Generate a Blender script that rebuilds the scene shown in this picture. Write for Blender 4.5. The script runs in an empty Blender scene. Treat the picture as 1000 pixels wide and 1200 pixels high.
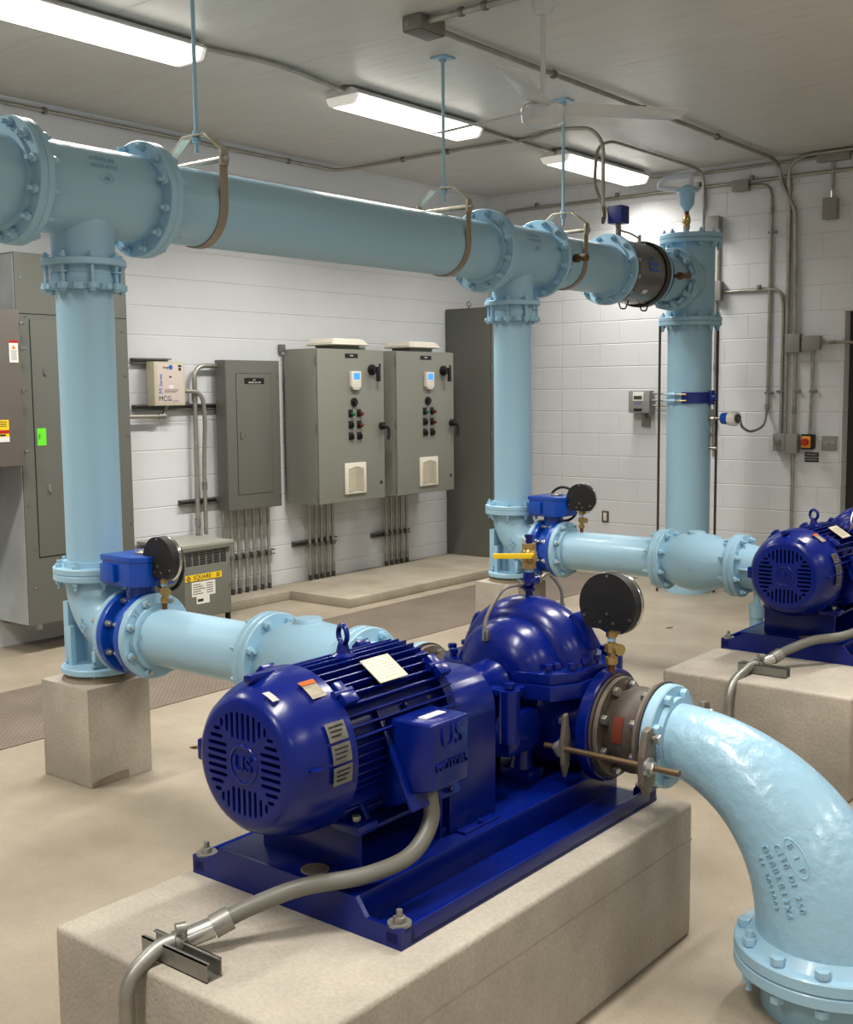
import bpy, bmesh, math, random
from mathutils import Vector, Matrix
random.seed(7)
PI = math.pi
V = Vector
sc = bpy.context.scene
COL = sc.collection

# ------------------------------------------------------------------ materials
def lin(c):
    return tuple(((v/255)/12.92 if v/255 <= .04045 else ((v/255+.055)/1.055)**2.4) for v in c) + (1,)

class N:
    """tiny node helper"""
    def __init__(self, name):
        self.m = bpy.data.materials.new(name); self.m.use_nodes = True
        self.t = self.m.node_tree; self.b = self.t.nodes['Principled BSDF']
    def new(self, kind, **kw):
        n = self.t.nodes.new(kind)
        for k, v in kw.items(): setattr(n, k, v)
        return n
    def link(self, a, b): self.t.links.new(a, b)
    def math(self, op, a, b=None, c=None, clamp=False):
        n = self.new('ShaderNodeMath', operation=op); n.use_clamp = clamp
        for i, v in enumerate((a, b, c)):
            if v is None: continue
            if isinstance(v, (int, float)): n.inputs[i].default_value = v
            else: self.link(v, n.inputs[i])
        return n.outputs[0]
    def noise(self, scale, detail=4, rough=.55, vec=None):
        n = self.new('ShaderNodeTexNoise'); n.inputs['Scale'].default_value = scale
        n.inputs['Detail'].default_value = detail; n.inputs['Roughness'].default_value = rough
        self.link(vec or self.pos(), n.inputs['Vector'])
        return n.outputs['Fac']
    def pos(self):
        if not hasattr(self, 'g'): self.g = self.new('ShaderNodeNewGeometry')
        return self.g.outputs['Position']
    def obj(self):
        if not hasattr(self, 'tc'): self.tc = self.new('ShaderNodeTexCoord')
        return self.tc.outputs['Object']
    def ramp(self, fac, stops):
        r = self.new('ShaderNodeValToRGB')
        el = r.color_ramp.elements
        while len(el) < len(stops): el.new(.5)
        for e, (p, c) in zip(el, stops): e.position = p; e.color = lin(c) if len(c) == 3 else c
        self.link(fac, r.inputs[0]); return r.outputs[0]
    def bump(self, h, dist, strength=1.):
        b = self.new('ShaderNodeBump'); b.inputs['Distance'].default_value = dist
        b.inputs['Strength'].default_value = strength
        self.link(h, b.inputs['Height']); self.link(b.outputs[0], self.b.inputs['Normal'])

def pm(name, c, rough=.5, metal=0., bump=None, var=None, coat=0., emit=None, spec=.5):
    n = N(name); b = n.b; b.inputs['Specular IOR Level'].default_value = spec
    b.inputs['Base Color'].default_value = lin(c); b.inputs['Roughness'].default_value = rough
    b.inputs['Metallic'].default_value = metal; b.inputs['Coat Weight'].default_value = coat
    b.inputs['Coat Roughness'].default_value = .12
    if var:
        sc_, c2 = var
        f = n.noise(sc_, 5, .6, n.obj())
        n.link(n.ramp(f, [(.35, c), (.7, c2)]), b.inputs['Base Color'])
    if bump:
        s, d = bump
        n.bump(n.noise(s, 3, .5, n.obj()), d)
    if emit:
        b.inputs['Emission Color'].default_value = lin(emit[0]); b.inputs['Emission Strength'].default_value = emit[1]
    return n.m

M = {}
M['aqua'] = pm('light_blue_paint', (150, 188, 209), .4, bump=(22, .0015), coat=.12)
M['aqua_rough'] = pm('light_blue_paint_brushed', (146, 184, 205), .3, bump=(26, .005), coat=.2)
M['blue'] = pm('dark_blue_gloss_paint', (1, 21, 101), .25, bump=(20, .0010), coat=.06, spec=.34)
M['blue_smooth'] = pm('dark_blue_sheet_paint', (1, 21, 101), .27, bump=(8, .0008), coat=.05, spec=.34)
M['valve_blue'] = pm('valve_blue_paint', (4, 68, 168), .3, coat=.15)
M['navy'] = pm('navy_paint', (16, 40, 120), .4)
M['galv'] = pm('galvanised_steel', (158, 157, 150), .42, .75, var=(14, (132, 130, 124)))
M['conduit'] = pm('conduit_steel', (176, 172, 160), .36, .7, var=(9, (150, 147, 138)))
M['strut'] = pm('strut_steel', (128, 126, 120), .45, .6)
M['darkrod'] = pm('dark_threaded_rod', (74, 66, 60), .5, .5)
M['zinc'] = pm('zinc_bolt', (190, 190, 186), .3, .9)
M['chrome'] = pm('polished_steel', (205, 205, 200), .18, 1.)
M['hangersteel'] = pm('plated_hanger_steel', (186, 178, 160), .36, .55, var=(12, (160, 150, 130)))
M['bandsteel'] = pm('brown_band_steel', (148, 138, 121), .42, .4)
M['brass'] = pm('brass', (172, 146, 92), .34, .7)
M['bronze'] = pm('bronze', (116, 96, 70), .4, .7)
M['copper'] = pm('copper_nipple', (112, 66, 44), .4, .6)
M['black'] = pm('black_plastic', (17, 17, 18), .5)
M['blackmatte'] = pm('black_phenolic', (14, 14, 15), .62, bump=(120, .001))
M['gasket'] = pm('black_gasket', (26, 24, 22), .7)
M['rubber'] = pm('brown_black_rubber', (58, 50, 43), .6, var=(18, (78, 68, 58)))
M['redmark'] = pm('red_rubber_mark', (146, 66, 48), .6)
M['ironplate'] = pm('cast_iron_plate', (104, 96, 86), .5, .45, var=(18, (124, 114, 102)))
M['encl'] = pm('grey_enclosure_paint', (126, 127, 117), .42)
M['encl_dark'] = pm('dark_grey_enclosure_paint', (98, 99, 92), .42)
M['encl_brown'] = pm('brown_grey_enclosure_paint', (98, 92, 86), .4)
M['xfmr'] = pm('transformer_grey_paint', (110, 112, 104), .45)
M['lidgrey'] = pm('transformer_lid_grey', (150, 148, 138), .45)
M['paneltin'] = pm('bare_side_sheet', (172, 178, 179), .32, .15, var=(4, (150, 156, 158)))
M['beige'] = pm('beige_plastic', (214, 207, 194), .5)
M['beige_dk'] = pm('beige_enclosure', (192, 184, 160), .5)
M['pinkface'] = pm('pinkish_label_face', (205, 190, 182), .5)
M['white'] = pm('white_paint', (225, 225, 222), .4)
M['fanwhite'] = pm('fan_white_enamel', (198, 204, 208), .15)
M['sticker'] = pm('white_sticker', (222, 220, 212), .5)
M['plate'] = pm('aluminium_nameplate', (178, 174, 162), .38, .5, var=(40, (150, 146, 136)))
M['plate_beige'] = pm('beige_nameplate', (198, 190, 168), .45, var=(60, (176, 166, 144)))
M['ink'] = pm('dark_print', (40, 40, 44), .6)
M['inkblue'] = pm('blue_print', (36, 92, 186), .5)
M['yellow'] = pm('yellow_label', (236, 196, 30), .5)
M['lever'] = pm('yellow_lever_grip', (238, 202, 30), .4)
M['green'] = pm('fluorescent_green_sticker', (104, 226, 46), .5)
M['orange'] = pm('orange_print', (222, 118, 36), .5)
M['red'] = pm('red_plastic', (176, 34, 26), .4)
M['estopyel'] = pm('orange_yellow_plastic', (230, 160, 40), .45)
M['lamp_green'] = pm('green_lens', (30, 92, 54), .3)
M['lamp_red'] = pm('red_lens', (96, 22, 24), .3)
M['lcd'] = pm('blue_display', (40, 120, 220), .3, emit=((70, 150, 240), .9))
M['lcdgrey'] = pm('grey_display', (60, 66, 62), .3)
M['flex'] = pm('grey_flex_conduit', (104, 102, 94), .45)
M['meter'] = pm('grey_meter_body', (98, 97, 94), .28, coat=.4)
M['meterdk'] = pm('dark_meter_end', (52, 50, 48), .4)
M['doordark'] = pm('dark_brown_door', (44, 38, 36), .5)
M['tape'] = pm('pale_blue_thread_tape', (150, 190, 225), .6)
M['leaf'] = pm('brown_leaf', (120, 84, 48), .7)
M['fitting_grey'] = pm('grey_device_box', (138, 136, 132), .5)
M['pvc'] = pm('pale_vent_pipe', (205, 212, 222), .35)
M['ss'] = pm('stainless_tube', (160, 154, 142), .3, .9)

def concrete(name, a, b, c, rough=.75, bumpd=.003, speck=90):
    n = N(name); p = n.pos()
    f1 = n.noise(2.2, 6, .6, p); f2 = n.noise(speck, 3, .6, p)
    col = n.ramp(f1, [(.3, a), (.52, b), (.72, c)])
    mx = n.new('ShaderNodeMix', data_type='RGBA', blend_type='OVERLAY'); mx.inputs[0].default_value = .35
    n.link(col, mx.inputs[6]); n.link(n.ramp(f2, [(.3, (96, 96, 96)), (.7, (160, 160, 160))]), mx.inputs[7])
    n.link(mx.outputs[2], n.b.inputs['Base Color']); n.b.inputs['Roughness'].default_value = rough
    n.bump(n.math('ADD', n.math('MULTIPLY', f1, 1.5), f2), bumpd, .6)
    return n.m
M['concrete'] = concrete('pad_concrete', (156, 149, 136), (178, 170, 156), (196, 188, 173), .85, .003)
M['kerb'] = concrete('kerb_concrete', (150, 140, 124), (170, 160, 142), (186, 176, 158), .8, .003)
M['floor'] = concrete('floor_concrete', (152, 140, 122), (166, 154, 135), (180, 168, 149), .5, .0012, 120)
M['grout'] = concrete('grout', (122, 108, 90), (140, 126, 106), (152, 140, 120), .9, .004)

def cmu(name, haxis, hoff, vstr, ctrl=None):
    n = N(name); p = n.pos()
    s = n.new('ShaderNodeSeparateXYZ'); n.link(p, s.inputs[0])
    h = s.outputs[haxis]; z = s.outputs[2]
    v = n.math('DIVIDE', n.math('ADD', z, .024), .2032)
    row = n.math('FLOOR', v)
    dv = n.math('MULTIPLY', n.math('ABSOLUTE', n.math('SUBTRACT', n.math('FRACT', n.math('ADD', v, .5)), .5)), .2032)
    par = n.math('MULTIPLY', n.math('MODULO', row, 2), .5)
    u = n.math('ADD', n.math('DIVIDE', n.math('ADD', h, hoff), .4064), par)
    du = n.math('MULTIPLY', n.math('ABSOLUTE', n.math('SUBTRACT', n.math('FRACT', n.math('ADD', u, .5)), .5)), .4064)
    if ctrl is not None:
        du = n.math('MINIMUM', du, n.math('ABSOLUTE', n.math('SUBTRACT', h, ctrl)))
    def groove(d, w):
        return n.math('SUBTRACT', 1., n.math('DIVIDE', d, w), clamp=True)
    gh = groove(dv, .006); gv = n.math('MULTIPLY', groove(du, .006), vstr)
    g = n.math('MAXIMUM', gh, gv)
    f = n.noise(110, 3, .6, p); f0 = n.noise(1.3, 3, .5, p); f3 = n.noise(9, 3, .5, p)
    g = n.math('MULTIPLY', g, n.math('ADD', .45, f3))
    col = n.ramp(f0, [(.3, (206, 207, 210)), (.7, (216, 217, 219))])
    n.link(col, n.b.inputs['Base Color']); n.b.inputs['Roughness'].default_value = .55
    hgt = n.math('SUBTRACT', n.math('MULTIPLY', f, .14), g)
    n.bump(hgt, .005, .7)
    return n.m
M['wall_l'] = cmu('painted_block_left', 1, 0., .12)
M['wall_r'] = cmu('painted_block_right', 0, 5.64 + .4064*20, .8, -5.839)
M['wallplain'] = pm('painted_wall', (206, 208, 213), .6)

def ceiling_mat():
    n = N('painted_ceiling'); p = n.pos()
    s = n.new('ShaderNodeSeparateXYZ'); n.link(p, s.inputs[0])
    y = n.math('DIVIDE', n.math('ADD', s.outputs[1], .02), 1.22)
    d = n.math('MULTIPLY', n.math('ABSOLUTE', n.math('SUBTRACT', n.math('FRACT', n.math('ADD', y, .5)), .5)), 1.22)
    g = n.math('SUBTRACT', 1., n.math('DIVIDE', d, .012), clamp=True)
    mp = n.new('ShaderNodeMapping'); mp.inputs['Scale'].default_value = (1.2, 7, 1); n.link(p, mp.inputs[0])
    f = n.noise(2.4, 5, .6, mp.outputs[0])
    n.link(n.ramp(f, [(.3, (196, 194, 188)), (.75, (207, 206, 200))]), n.b.inputs['Base Color'])
    n.b.inputs['Roughness'].default_value = .38
    n.bump(n.math('SUBTRACT', n.math('MULTIPLY', f, .8), g), .008, .55)
    return n.m
M['ceiling'] = ceiling_mat()

def diamond():
    n = N('diamond_plate'); p = n.pos()
    s = n.new('ShaderNodeSeparateXYZ'); n.link(p, s.inputs[0])
    a = n.math('MULTIPLY', n.math('ADD', s.outputs[0], s.outputs[1]), 105.)
    b = n.math('MULTIPLY', n.math('SUBTRACT', s.outputs[0], s.outputs[1]), 105.)
    h = n.math('MULTIPLY', n.math('SINE', a), n.math('SINE', b))
    h = n.math('POWER', n.math('ABSOLUTE', h), 2.)
    f = n.noise(3, 5, .6, p)
    mx = n.new('ShaderNodeMix', data_type='RGBA', blend_type='MULTIPLY'); mx.inputs[0].default_value = .5
    n.link(n.ramp(f, [(.3, (126, 113, 100)), (.7, (146, 132, 118))]), mx.inputs[6])
    n.link(n.ramp(h, [(.1, (150, 150, 150)), (.6, (225, 225, 225))]), mx.inputs[7])
    n.link(mx.outputs[2], n.b.inputs['Base Color'])
    n.b.inputs['Roughness'].default_value = .5; n.b.inputs['Metallic'].default_value = .2
    n.bump(h, .003, .8)
    return n.m
M['diamond'] = diamond()
M['lens_end'] = pm('translucent_lens_end', (236, 232, 222), .35, emit=((255, 248, 236), .35))
M['lens'] = pm('lit_prismatic_lens', (250, 245, 235), .4, emit=((255, 248, 236), 5.))

# ------------------------------------------------------------------ geometry helpers
ORG = {}
def frame(a):
    a = V(a).normalized()
    t = V((0, 0, 1)) if abs(a.z) < .9 else V((1, 0, 0))
    u = t.cross(a).normalized(); v = a.cross(u)
    return u, v, a

def fillet(pts, r, n=6):
    pts = [V(p) for p in pts]; out = [pts[0]]
    for i in range(1, len(pts)-1):
        p, a, b = pts[i], pts[i-1], pts[i+1]
        d1 = (a-p); d2 = (b-p); l = min(r, d1.length*.49, d2.length*.49)
        s = p+d1.normalized()*l; e = p+d2.normalized()*l
        for k in range(n+1):
            t = k/n; out.append((1-t)**2*s + 2*t*(1-t)*p + t*t*e)
    out.append(pts[-1]); return out

def spline(pts, n=8):
    pts = [V(p) for p in pts]; out = []
    P = [pts[0]*2-pts[1]] + pts + [pts[-1]*2-pts[-2]]
    for i in range(1, len(P)-2):
        a, b, c, d = P[i-1], P[i], P[i+1], P[i+2]
        for k in range(n):
            t = k/n
            out.append(.5*((2*b)+(c-a)*t+(2*a-5*b+4*c-d)*t*t+(3*b-a-3*c+d)*t**3))
    out.append(pts[-1]); return out

class MB:
    def __init__(self): self.bm = bmesh.new()
    def box(self, x0, x1, y0, y1, z0, z1, bev=0., seg=2):
        b = bmesh.new()
        bmesh.ops.create_cube(b, size=1)
        for v in b.verts:
            v.co = V(((x0+x1)/2+v.co.x*(x1-x0), (y0+y1)/2+v.co.y*(y1-y0), (z0+z1)/2+v.co.z*(z1-z0)))
        if bev: bmesh.ops.bevel(b, geom=b.edges[:], offset=bev, segments=seg, affect='EDGES', profile=.6)
        return self._merge(b)
    def _merge(self, b, mat=None):
        if mat is not None: b.transform(mat)
        me = bpy.data.meshes.new('t'); b.to_mesh(me); b.free(); self.bm.from_mesh(me); bpy.data.meshes.remove(me)
        return self
    def obox(self, c, u, v, w, su, sv, sw, bev=0.):
        """box with centre c along unit axes u,v,w of sizes su,sv,sw"""
        b = bmesh.new(); bmesh.ops.create_cube(b, size=1)
        for q in b.verts: q.co = V((q.co.x*su, q.co.y*sv, q.co.z*sw))
        if bev: bmesh.ops.bevel(b, geom=b.edges[:], offset=bev, segments=2, affect='EDGES', profile=.6)
        u, v, w, c = V(u).normalized(), V(v).normalized(), V(w).normalized(), V(c)
        mt = Matrix(((u.x, v.x, w.x, c.x), (u.y, v.y, w.y, c.y), (u.z, v.z, w.z, c.z), (0, 0, 0, 1)))
        return self._merge(b, mt)
    def lathe(self, prof, o, axis, seg=32, su=1., sv=1., closed=True, arc=None):
        """prof: list of (t along axis, radius)"""
        u, v, a = frame(axis); o = V(o); rings = []
        bm = self.bm
        for t, r in prof:
            c = o+a*t
            if r < 1e-6: rings.append([bm.verts.new(c)])
            else: rings.append([bm.verts.new(c+u*(math.cos(2*PI*k/seg)*r*su)+v*(math.sin(2*PI*k/seg)*r*sv)) for k in range(seg)])
        for A, B in zip(rings, rings[1:]):
            if len(A) == 1 and len(B) == 1: continue
            for k in range(seg):
                j = (k+1) % seg
                if len(A) == 1: bm.faces.new((A[0], B[j], B[k]))
                elif len(B) == 1: bm.faces.new((A[k], A[j], B[0]))
                else: bm.faces.new((A[k], A[j], B[j], B[k]))
        if closed:
            if len(rings[0]) > 1: bm.faces.new(rings[0][::-1])
            if len(rings[-1]) > 1: bm.faces.new(rings[-1])
        return self
    def cyl(self, p, q, r, seg=20, r2=None, bev=0.):
        p, q = V(p), V(q); L = (q-p).length; r2 = r if r2 is None else r2
        pr = [(0, r), (L, r2)] if not bev else [(0, r-bev), (bev, r), (L-bev, r2), (L, r2-bev)]
        return self.lathe(pr, p, q-p, seg)
    def ring(self, o, axis, t0, t1, r0, r1, seg=32, bev=.003):
        """annular disc from t0 to t1"""
        return self.lathe([(t0, r0), (t0, r1-bev), (t0+bev, r1), (t1-bev, r1), (t1, r1-bev), (t1, r0), (t0, r0)], o, axis, seg, closed=False)
    def tube(self, pts, r, seg=12, cap=True):
        pts = [V(p) for p in pts]
        rs = r if isinstance(r, (list, tuple)) else [r]*len(pts)
        bm = self.bm; rings = []; pu = None
        for i, p in enumerate(pts):
            t = (pts[min(i+1, len(pts)-1)]-pts[max(i-1, 0)]).normalized()
            if pu is None: u, v, _ = frame(t)
            else:
                u = (pu-t*pu.dot(t)).normalized(); v = t.cross(u)
            pu = u
            rings.append([bm.verts.new(p+(u*math.cos(2*PI*k/seg)+v*math.sin(2*PI*k/seg))*rs[i]) for k in range(seg)])
        for A, B in zip(rings, rings[1:]):
            for k in range(seg): bm.faces.new((A[k], A[(k+1) % seg], B[(k+1) % seg], B[k]))
        if cap: bm.faces.new(rings[0][::-1]); bm.faces.new(rings[-1])
        return self
    def prism(self, poly, o, u, v, w, d, bev=0.):
        """polygon in (u,v) from origin o extruded d along w"""
        o, u, v, w = V(o), V(u), V(v), V(w); b = bmesh.new()
        A = [b.verts.new(o+u*p[0]+v*p[1]) for p in poly]
        B = [b.verts.new(o+u*p[0]+v*p[1]+w*d) for p in poly]
        n = len(poly)
        b.faces.new(A[::-1]); b.faces.new(B)
        for i in range(n): b.faces.new((A[i], A[(i+1) % n], B[(i+1) % n], B[i]))
        if bev: bmesh.ops.bevel(b, geom=b.edges[:], offset=bev, segments=2, affect='EDGES', profile=.6)
        return self._merge(b)
    def hexa(self, p, axis, r, h, rot=0.):
        u, v, a = frame(axis)
        poly = [(math.cos(rot+PI/3*k)*r, math.sin(rot+PI/3*k)*r) for k in range(6)]
        return self.prism(poly, p, u, v, a, h, min(.0015, h*.2))
    def sphere(self, c, r, seg=16, sx=1, sy=1, sz=1):
        b = bmesh.new(); bmesh.ops.create_uvsphere(b, u_segments=seg, v_segments=seg//2+2, radius=r)
        for v in b.verts: v.co = V((v.co.x*sx, v.co.y*sy, v.co.z*sz))+V(c)
        return self._merge(b)
    def torus(self, c, axis, R, r, seg=28, s2=10, a0=0., a1=2*PI):
        u, v, a = frame(axis); c = V(c); full = abs(a1-a0-2*PI) < 1e-6
        n = seg if full else seg+1
        pts = [c+(u*math.cos(a0+(a1-a0)*k/seg)+v*math.sin(a0+(a1-a0)*k/seg))*R for k in range(n)]
        if full: return self.tube_closed(pts, r, s2, c, a)
        return self.tube(pts, r, s2)
    def tube_closed(self, pts, r, seg, c, a):
        bm = self.bm; rings = []
        for p in pts:
            u = (p-c).normalized()
            rings.append([bm.verts.new(p+(u*math.cos(2*PI*k/seg)+a*math.sin(2*PI*k/seg))*r) for k in range(seg)])
        for i in range(len(rings)):
            A, B = rings[i], rings[(i+1) % len(rings)]
            for k in range(seg): bm.faces.new((A[k], A[(k+1) % seg], B[(k+1) % seg], B[k]))
        return self
    def text(self, s, size, depth, o, u, v, align='CENTER', cy=True):
        cu = bpy.data.curves.new('t', 'FONT'); cu.body = s; cu.size = size; cu.extrude = depth/2
        cu.align_x = align; cu.align_y = 'CENTER' if cy else 'BOTTOM_BASELINE'; cu.resolution_u = 4
        ob = bpy.data.objects.new('t', cu); COL.objects.link(ob)
        dg = bpy.context.evaluated_depsgraph_get()
        me = bpy.data.meshes.new_from_object(ob.evaluated_get(dg))
        u, v, o = V(u).normalized(), V(v).normalized(), V(o); w = u.cross(v); o = o+w*depth/2
        me.transform(Matrix(((u.x, v.x, w.x, o.x), (u.y, v.y, w.y, o.y), (u.z, v.z, w.z, o.z), (0, 0, 0, 1))))
        self.bm.from_mesh(me); bpy.data.objects.remove(ob); bpy.data.curves.remove(cu); bpy.data.meshes.remove(me)
        return self
    def mesh(self, name, mat, org=(0, 0, 0), smooth=38, recalc=True):
        if recalc: bmesh.ops.recalc_face_normals(self.bm, faces=self.bm.faces[:])
        self.bm.transform(Matrix.Translation(-V(org)))
        me = bpy.data.meshes.new(name); self.bm.to_mesh(me); self.bm.free()
        if smooth:
            me.polygons.foreach_set('use_smooth', [True]*len(me.polygons))
            me.set_sharp_from_angle(angle=math.radians(smooth))
        me.materials.append(M[mat] if isinstance(mat, str) else mat)
        return me
    def part(self, name, mat, parent, label=None, smooth=38):
        o = bpy.data.objects.new(name, self.mesh(name, mat, ORG[parent], smooth))
        COL.objects.link(o); o.parent = parent; ORG[o] = ORG[parent]
        if label: o['label'] = label
        return o
    def thing(self, name, mat, label, cat, org=(0, 0, 0), group=None, kind=None, smooth=38):
        o = bpy.data.objects.new(name, self.mesh(name, mat, org, smooth))
        COL.objects.link(o); o.location = org; ORG[o] = V(org)
        o['label'] = label; o['category'] = cat
        if group: o['group'] = group
        if kind: o['kind'] = kind
        return o
    def struct(self, name, mat, smooth=38):
        o = bpy.data.objects.new(name, self.mesh(name, mat, (0, 0, 0), smooth)); COL.objects.link(o)
        o['kind'] = 'structure'; ORG[o] = V((0, 0, 0)); return o

def thing(name, label, cat, loc=(0, 0, 0), group=None):
    o = bpy.data.objects.new(name, None); COL.objects.link(o); o.empty_display_size = .05
    o.location = loc; ORG[o] = V(loc); o['label'] = label; o['category'] = cat
    if group: o['group'] = group
    return o

KIDS = {}
def kids(o): return [c for c in COL.objects if c.parent is o]
def dup(root, off, label=None, group=None):
    byp = {}
    for c in COL.objects: byp.setdefault(c.parent, []).append(c)
    def rec(o, par):
        c = o.copy(); COL.objects.link(c)
        if par is not None: c.parent = par
        for k in byp.get(o, []): rec(k, c)
        return c
    r = rec(root, None); r.location = V(root.location)+V(off)
    ORG[r] = r.location.copy()
    if label: r['label'] = label
    if group: r['group'] = group
    return r

# bolts -------------------------------------------------------------------
BM = {}
def bolt_mesh(L, r, mat, stud=True, two=True):
    key = (round(L, 4), r, mat, stud, two)
    if key not in BM:
        b = MB()
        b.cyl((0, 0, -L/2-.001), (0, 0, L/2+.001), r*.5, 8)
        b.hexa((0, 0, L/2), (0, 0, 1), r, r*1.05)
        if two: b.hexa((0, 0, -L/2-r*1.05), (0, 0, 1), r, r*1.05, .4)
        if stud:
            b.cyl((0, 0, L/2+r), (0, 0, L/2+r*2.0), r*.5, 10)
            if two: b.cyl((0, 0, -L/2-r*2.2), (0, 0, -L/2-r), r*.5, 10)
        BM[key] = b.mesh('flange_bolt', mat)
    return BM[key]
def bolts(parent, c, axis, R, n, L, r, mat, phase=.5, stud=True, name='flange_bolt', two=True, su=1, sv=1):
    u, v, a = frame(axis); me = bolt_mesh(L, r, mat, stud, two)
    q = a.to_track_quat('Z', 'Y')
    for k in range(n):
        t = 2*PI*(k+phase)/n
        o = bpy.data.objects.new(name, me); COL.objects.link(o); o.parent = parent
        o.location = V(c)+(u*math.cos(t)*su+v*math.sin(t)*sv)*R-ORG[parent]
        o.rotation_mode = 'QUATERNION'; o.rotation_quaternion = q
def one_bolt(parent, p, axis, L, r, mat, name='bolt', stud=False, two=False):
    o = bpy.data.objects.new(name, bolt_mesh(L, r, mat, stud, two)); COL.objects.link(o); o.parent = parent
    o.location = V(p)-ORG[parent]; o.rotation_mode = 'QUATERNION'; o.rotation_quaternion = V(axis).to_track_quat('Z', 'Y')
    return o
def solid_flange(o, axis, t0, t1, R, hub=None, hubt=None, seg=40):
    b = MB(); e = .004
    pr = [(t0, 0), (t0, R-e), (t0+e, R), (t1-e, R), (t1, R-e), (t1, 0)]
    b.lathe(pr, o, axis, seg)
    if hub: b.lathe([(min(t1, hubt), 0), (min(t1, hubt), hub), (max(t1, hubt), hub), (max(t1, hubt), 0)] if hubt > t1 else [(hubt, 0), (hubt, hub), (t0, hub), (t0, 0)], o, axis, seg)
    return b

X, Y, Z = V((1, 0, 0)), V((0, 1, 0)), V((0, 0, 1))
XL, YR, ZC = -6.677, 9.3, 3.45
XH, Y1, DY = -4.105, 2.885, 3.085      # header axis, first riser, spacing of the risers
ZH, ZD = 2.42, .635                   # header height, discharge line height

# ------------------------------------------------------------------ room
MB().box(-6.9, 3.6, -3.2, 9.9, -.12, 0).struct('floor', 'floor')
MB().box(-6.9, 3.6, -3.2, 9.9, ZC, ZC+.15).struct('ceiling', 'ceiling')
MB().box(XL-.2, XL, -3.2, 9.9, 0, ZC).struct('wall_left', 'wall_l')
b = MB(); bm = b
DX0, DX1, DZ = -3.215, -2.2, 2.2
b.box(XL, DX0-.02, YR, YR+.2, 0, ZC)
b.box(DX0-.021, DX0, YR, YR+.2, 0, DZ, .009, 3)
b.box(DX0-.021, DX1, YR, YR+.2, DZ, ZC)
b.box(DX1, 3.6, YR, YR+.2, 0, ZC)
b.struct('wall_back', 'wall_r')
MB().box(3.4, 3.6, -3.2, 9.9, 0, ZC).struct('wall_right', 'wallplain')
MB().box(-6.9, 3.6, -3.4, -3.2, 0, ZC).struct('wall_front', 'wallplain')
d = MB().box(DX0, DX1, YR+.12, YR+.17, 0, DZ).struct('door_1', 'doordark')
MB().cyl((-2.32, YR+.12, 1.0), (-2.32, YR+.05, 1.0), .012).cyl((-2.32, YR+.055, 1.0), (-2.45, YR+.055, 1.0), .011).part('door_handle', 'galv', d)

# floor trench cover, pads
t = MB().box(-5.63, -4.717, -1.5, 8.75, -.01, .004).thing('trench_cover', 'diamond', 'brown diamond plate trench cover running along the floor in front of the wall cabinets', 'floor plate')
b = MB()
b.box(-6.672, -6.394, 5.45, 6.27, 0, .07, .008); b.box(-6.672, -5.77, 6.26, 9.28, 0, .07, .008)
b.thing('equipment_curb', 'kerb', 'low L-shaped concrete curb along the wall under the grey control enclosures', 'concrete pad')

def pad(x0, x1, y0, y1, h, label):
    b = MB(); b.box(x0, x1, y0, y1, 0, h, .014, 3)
    r = thing('pump_pad', label, 'concrete pad', ((x0+x1)/2, (y0+y1)/2, 0), 'concrete pump pads')
    b.part('block', 'concrete', r)
    MB().box(x1-.001, x1+.0016, y0+.05, y1-.004, h-.112, h-.107, .001).part('pour_seam', 'kerb', r)
    return r
pad(-2.25, -1.456, 1.434, 3.04, .4, 'long concrete pad under the near blue pump in the foreground')
pad(-2.25, -1.456, 4.39, 6.15, .415, 'concrete pad under the far blue pump at right edge')

# ------------------------------------------------------------------ light blue piping
R8, R12, F8, F12 = .115, .1675, .1715, .2415
T8 = .028
def emboss_tl(b, o, u, v): b.text('TL', .04, .004, o, u, v)

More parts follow.
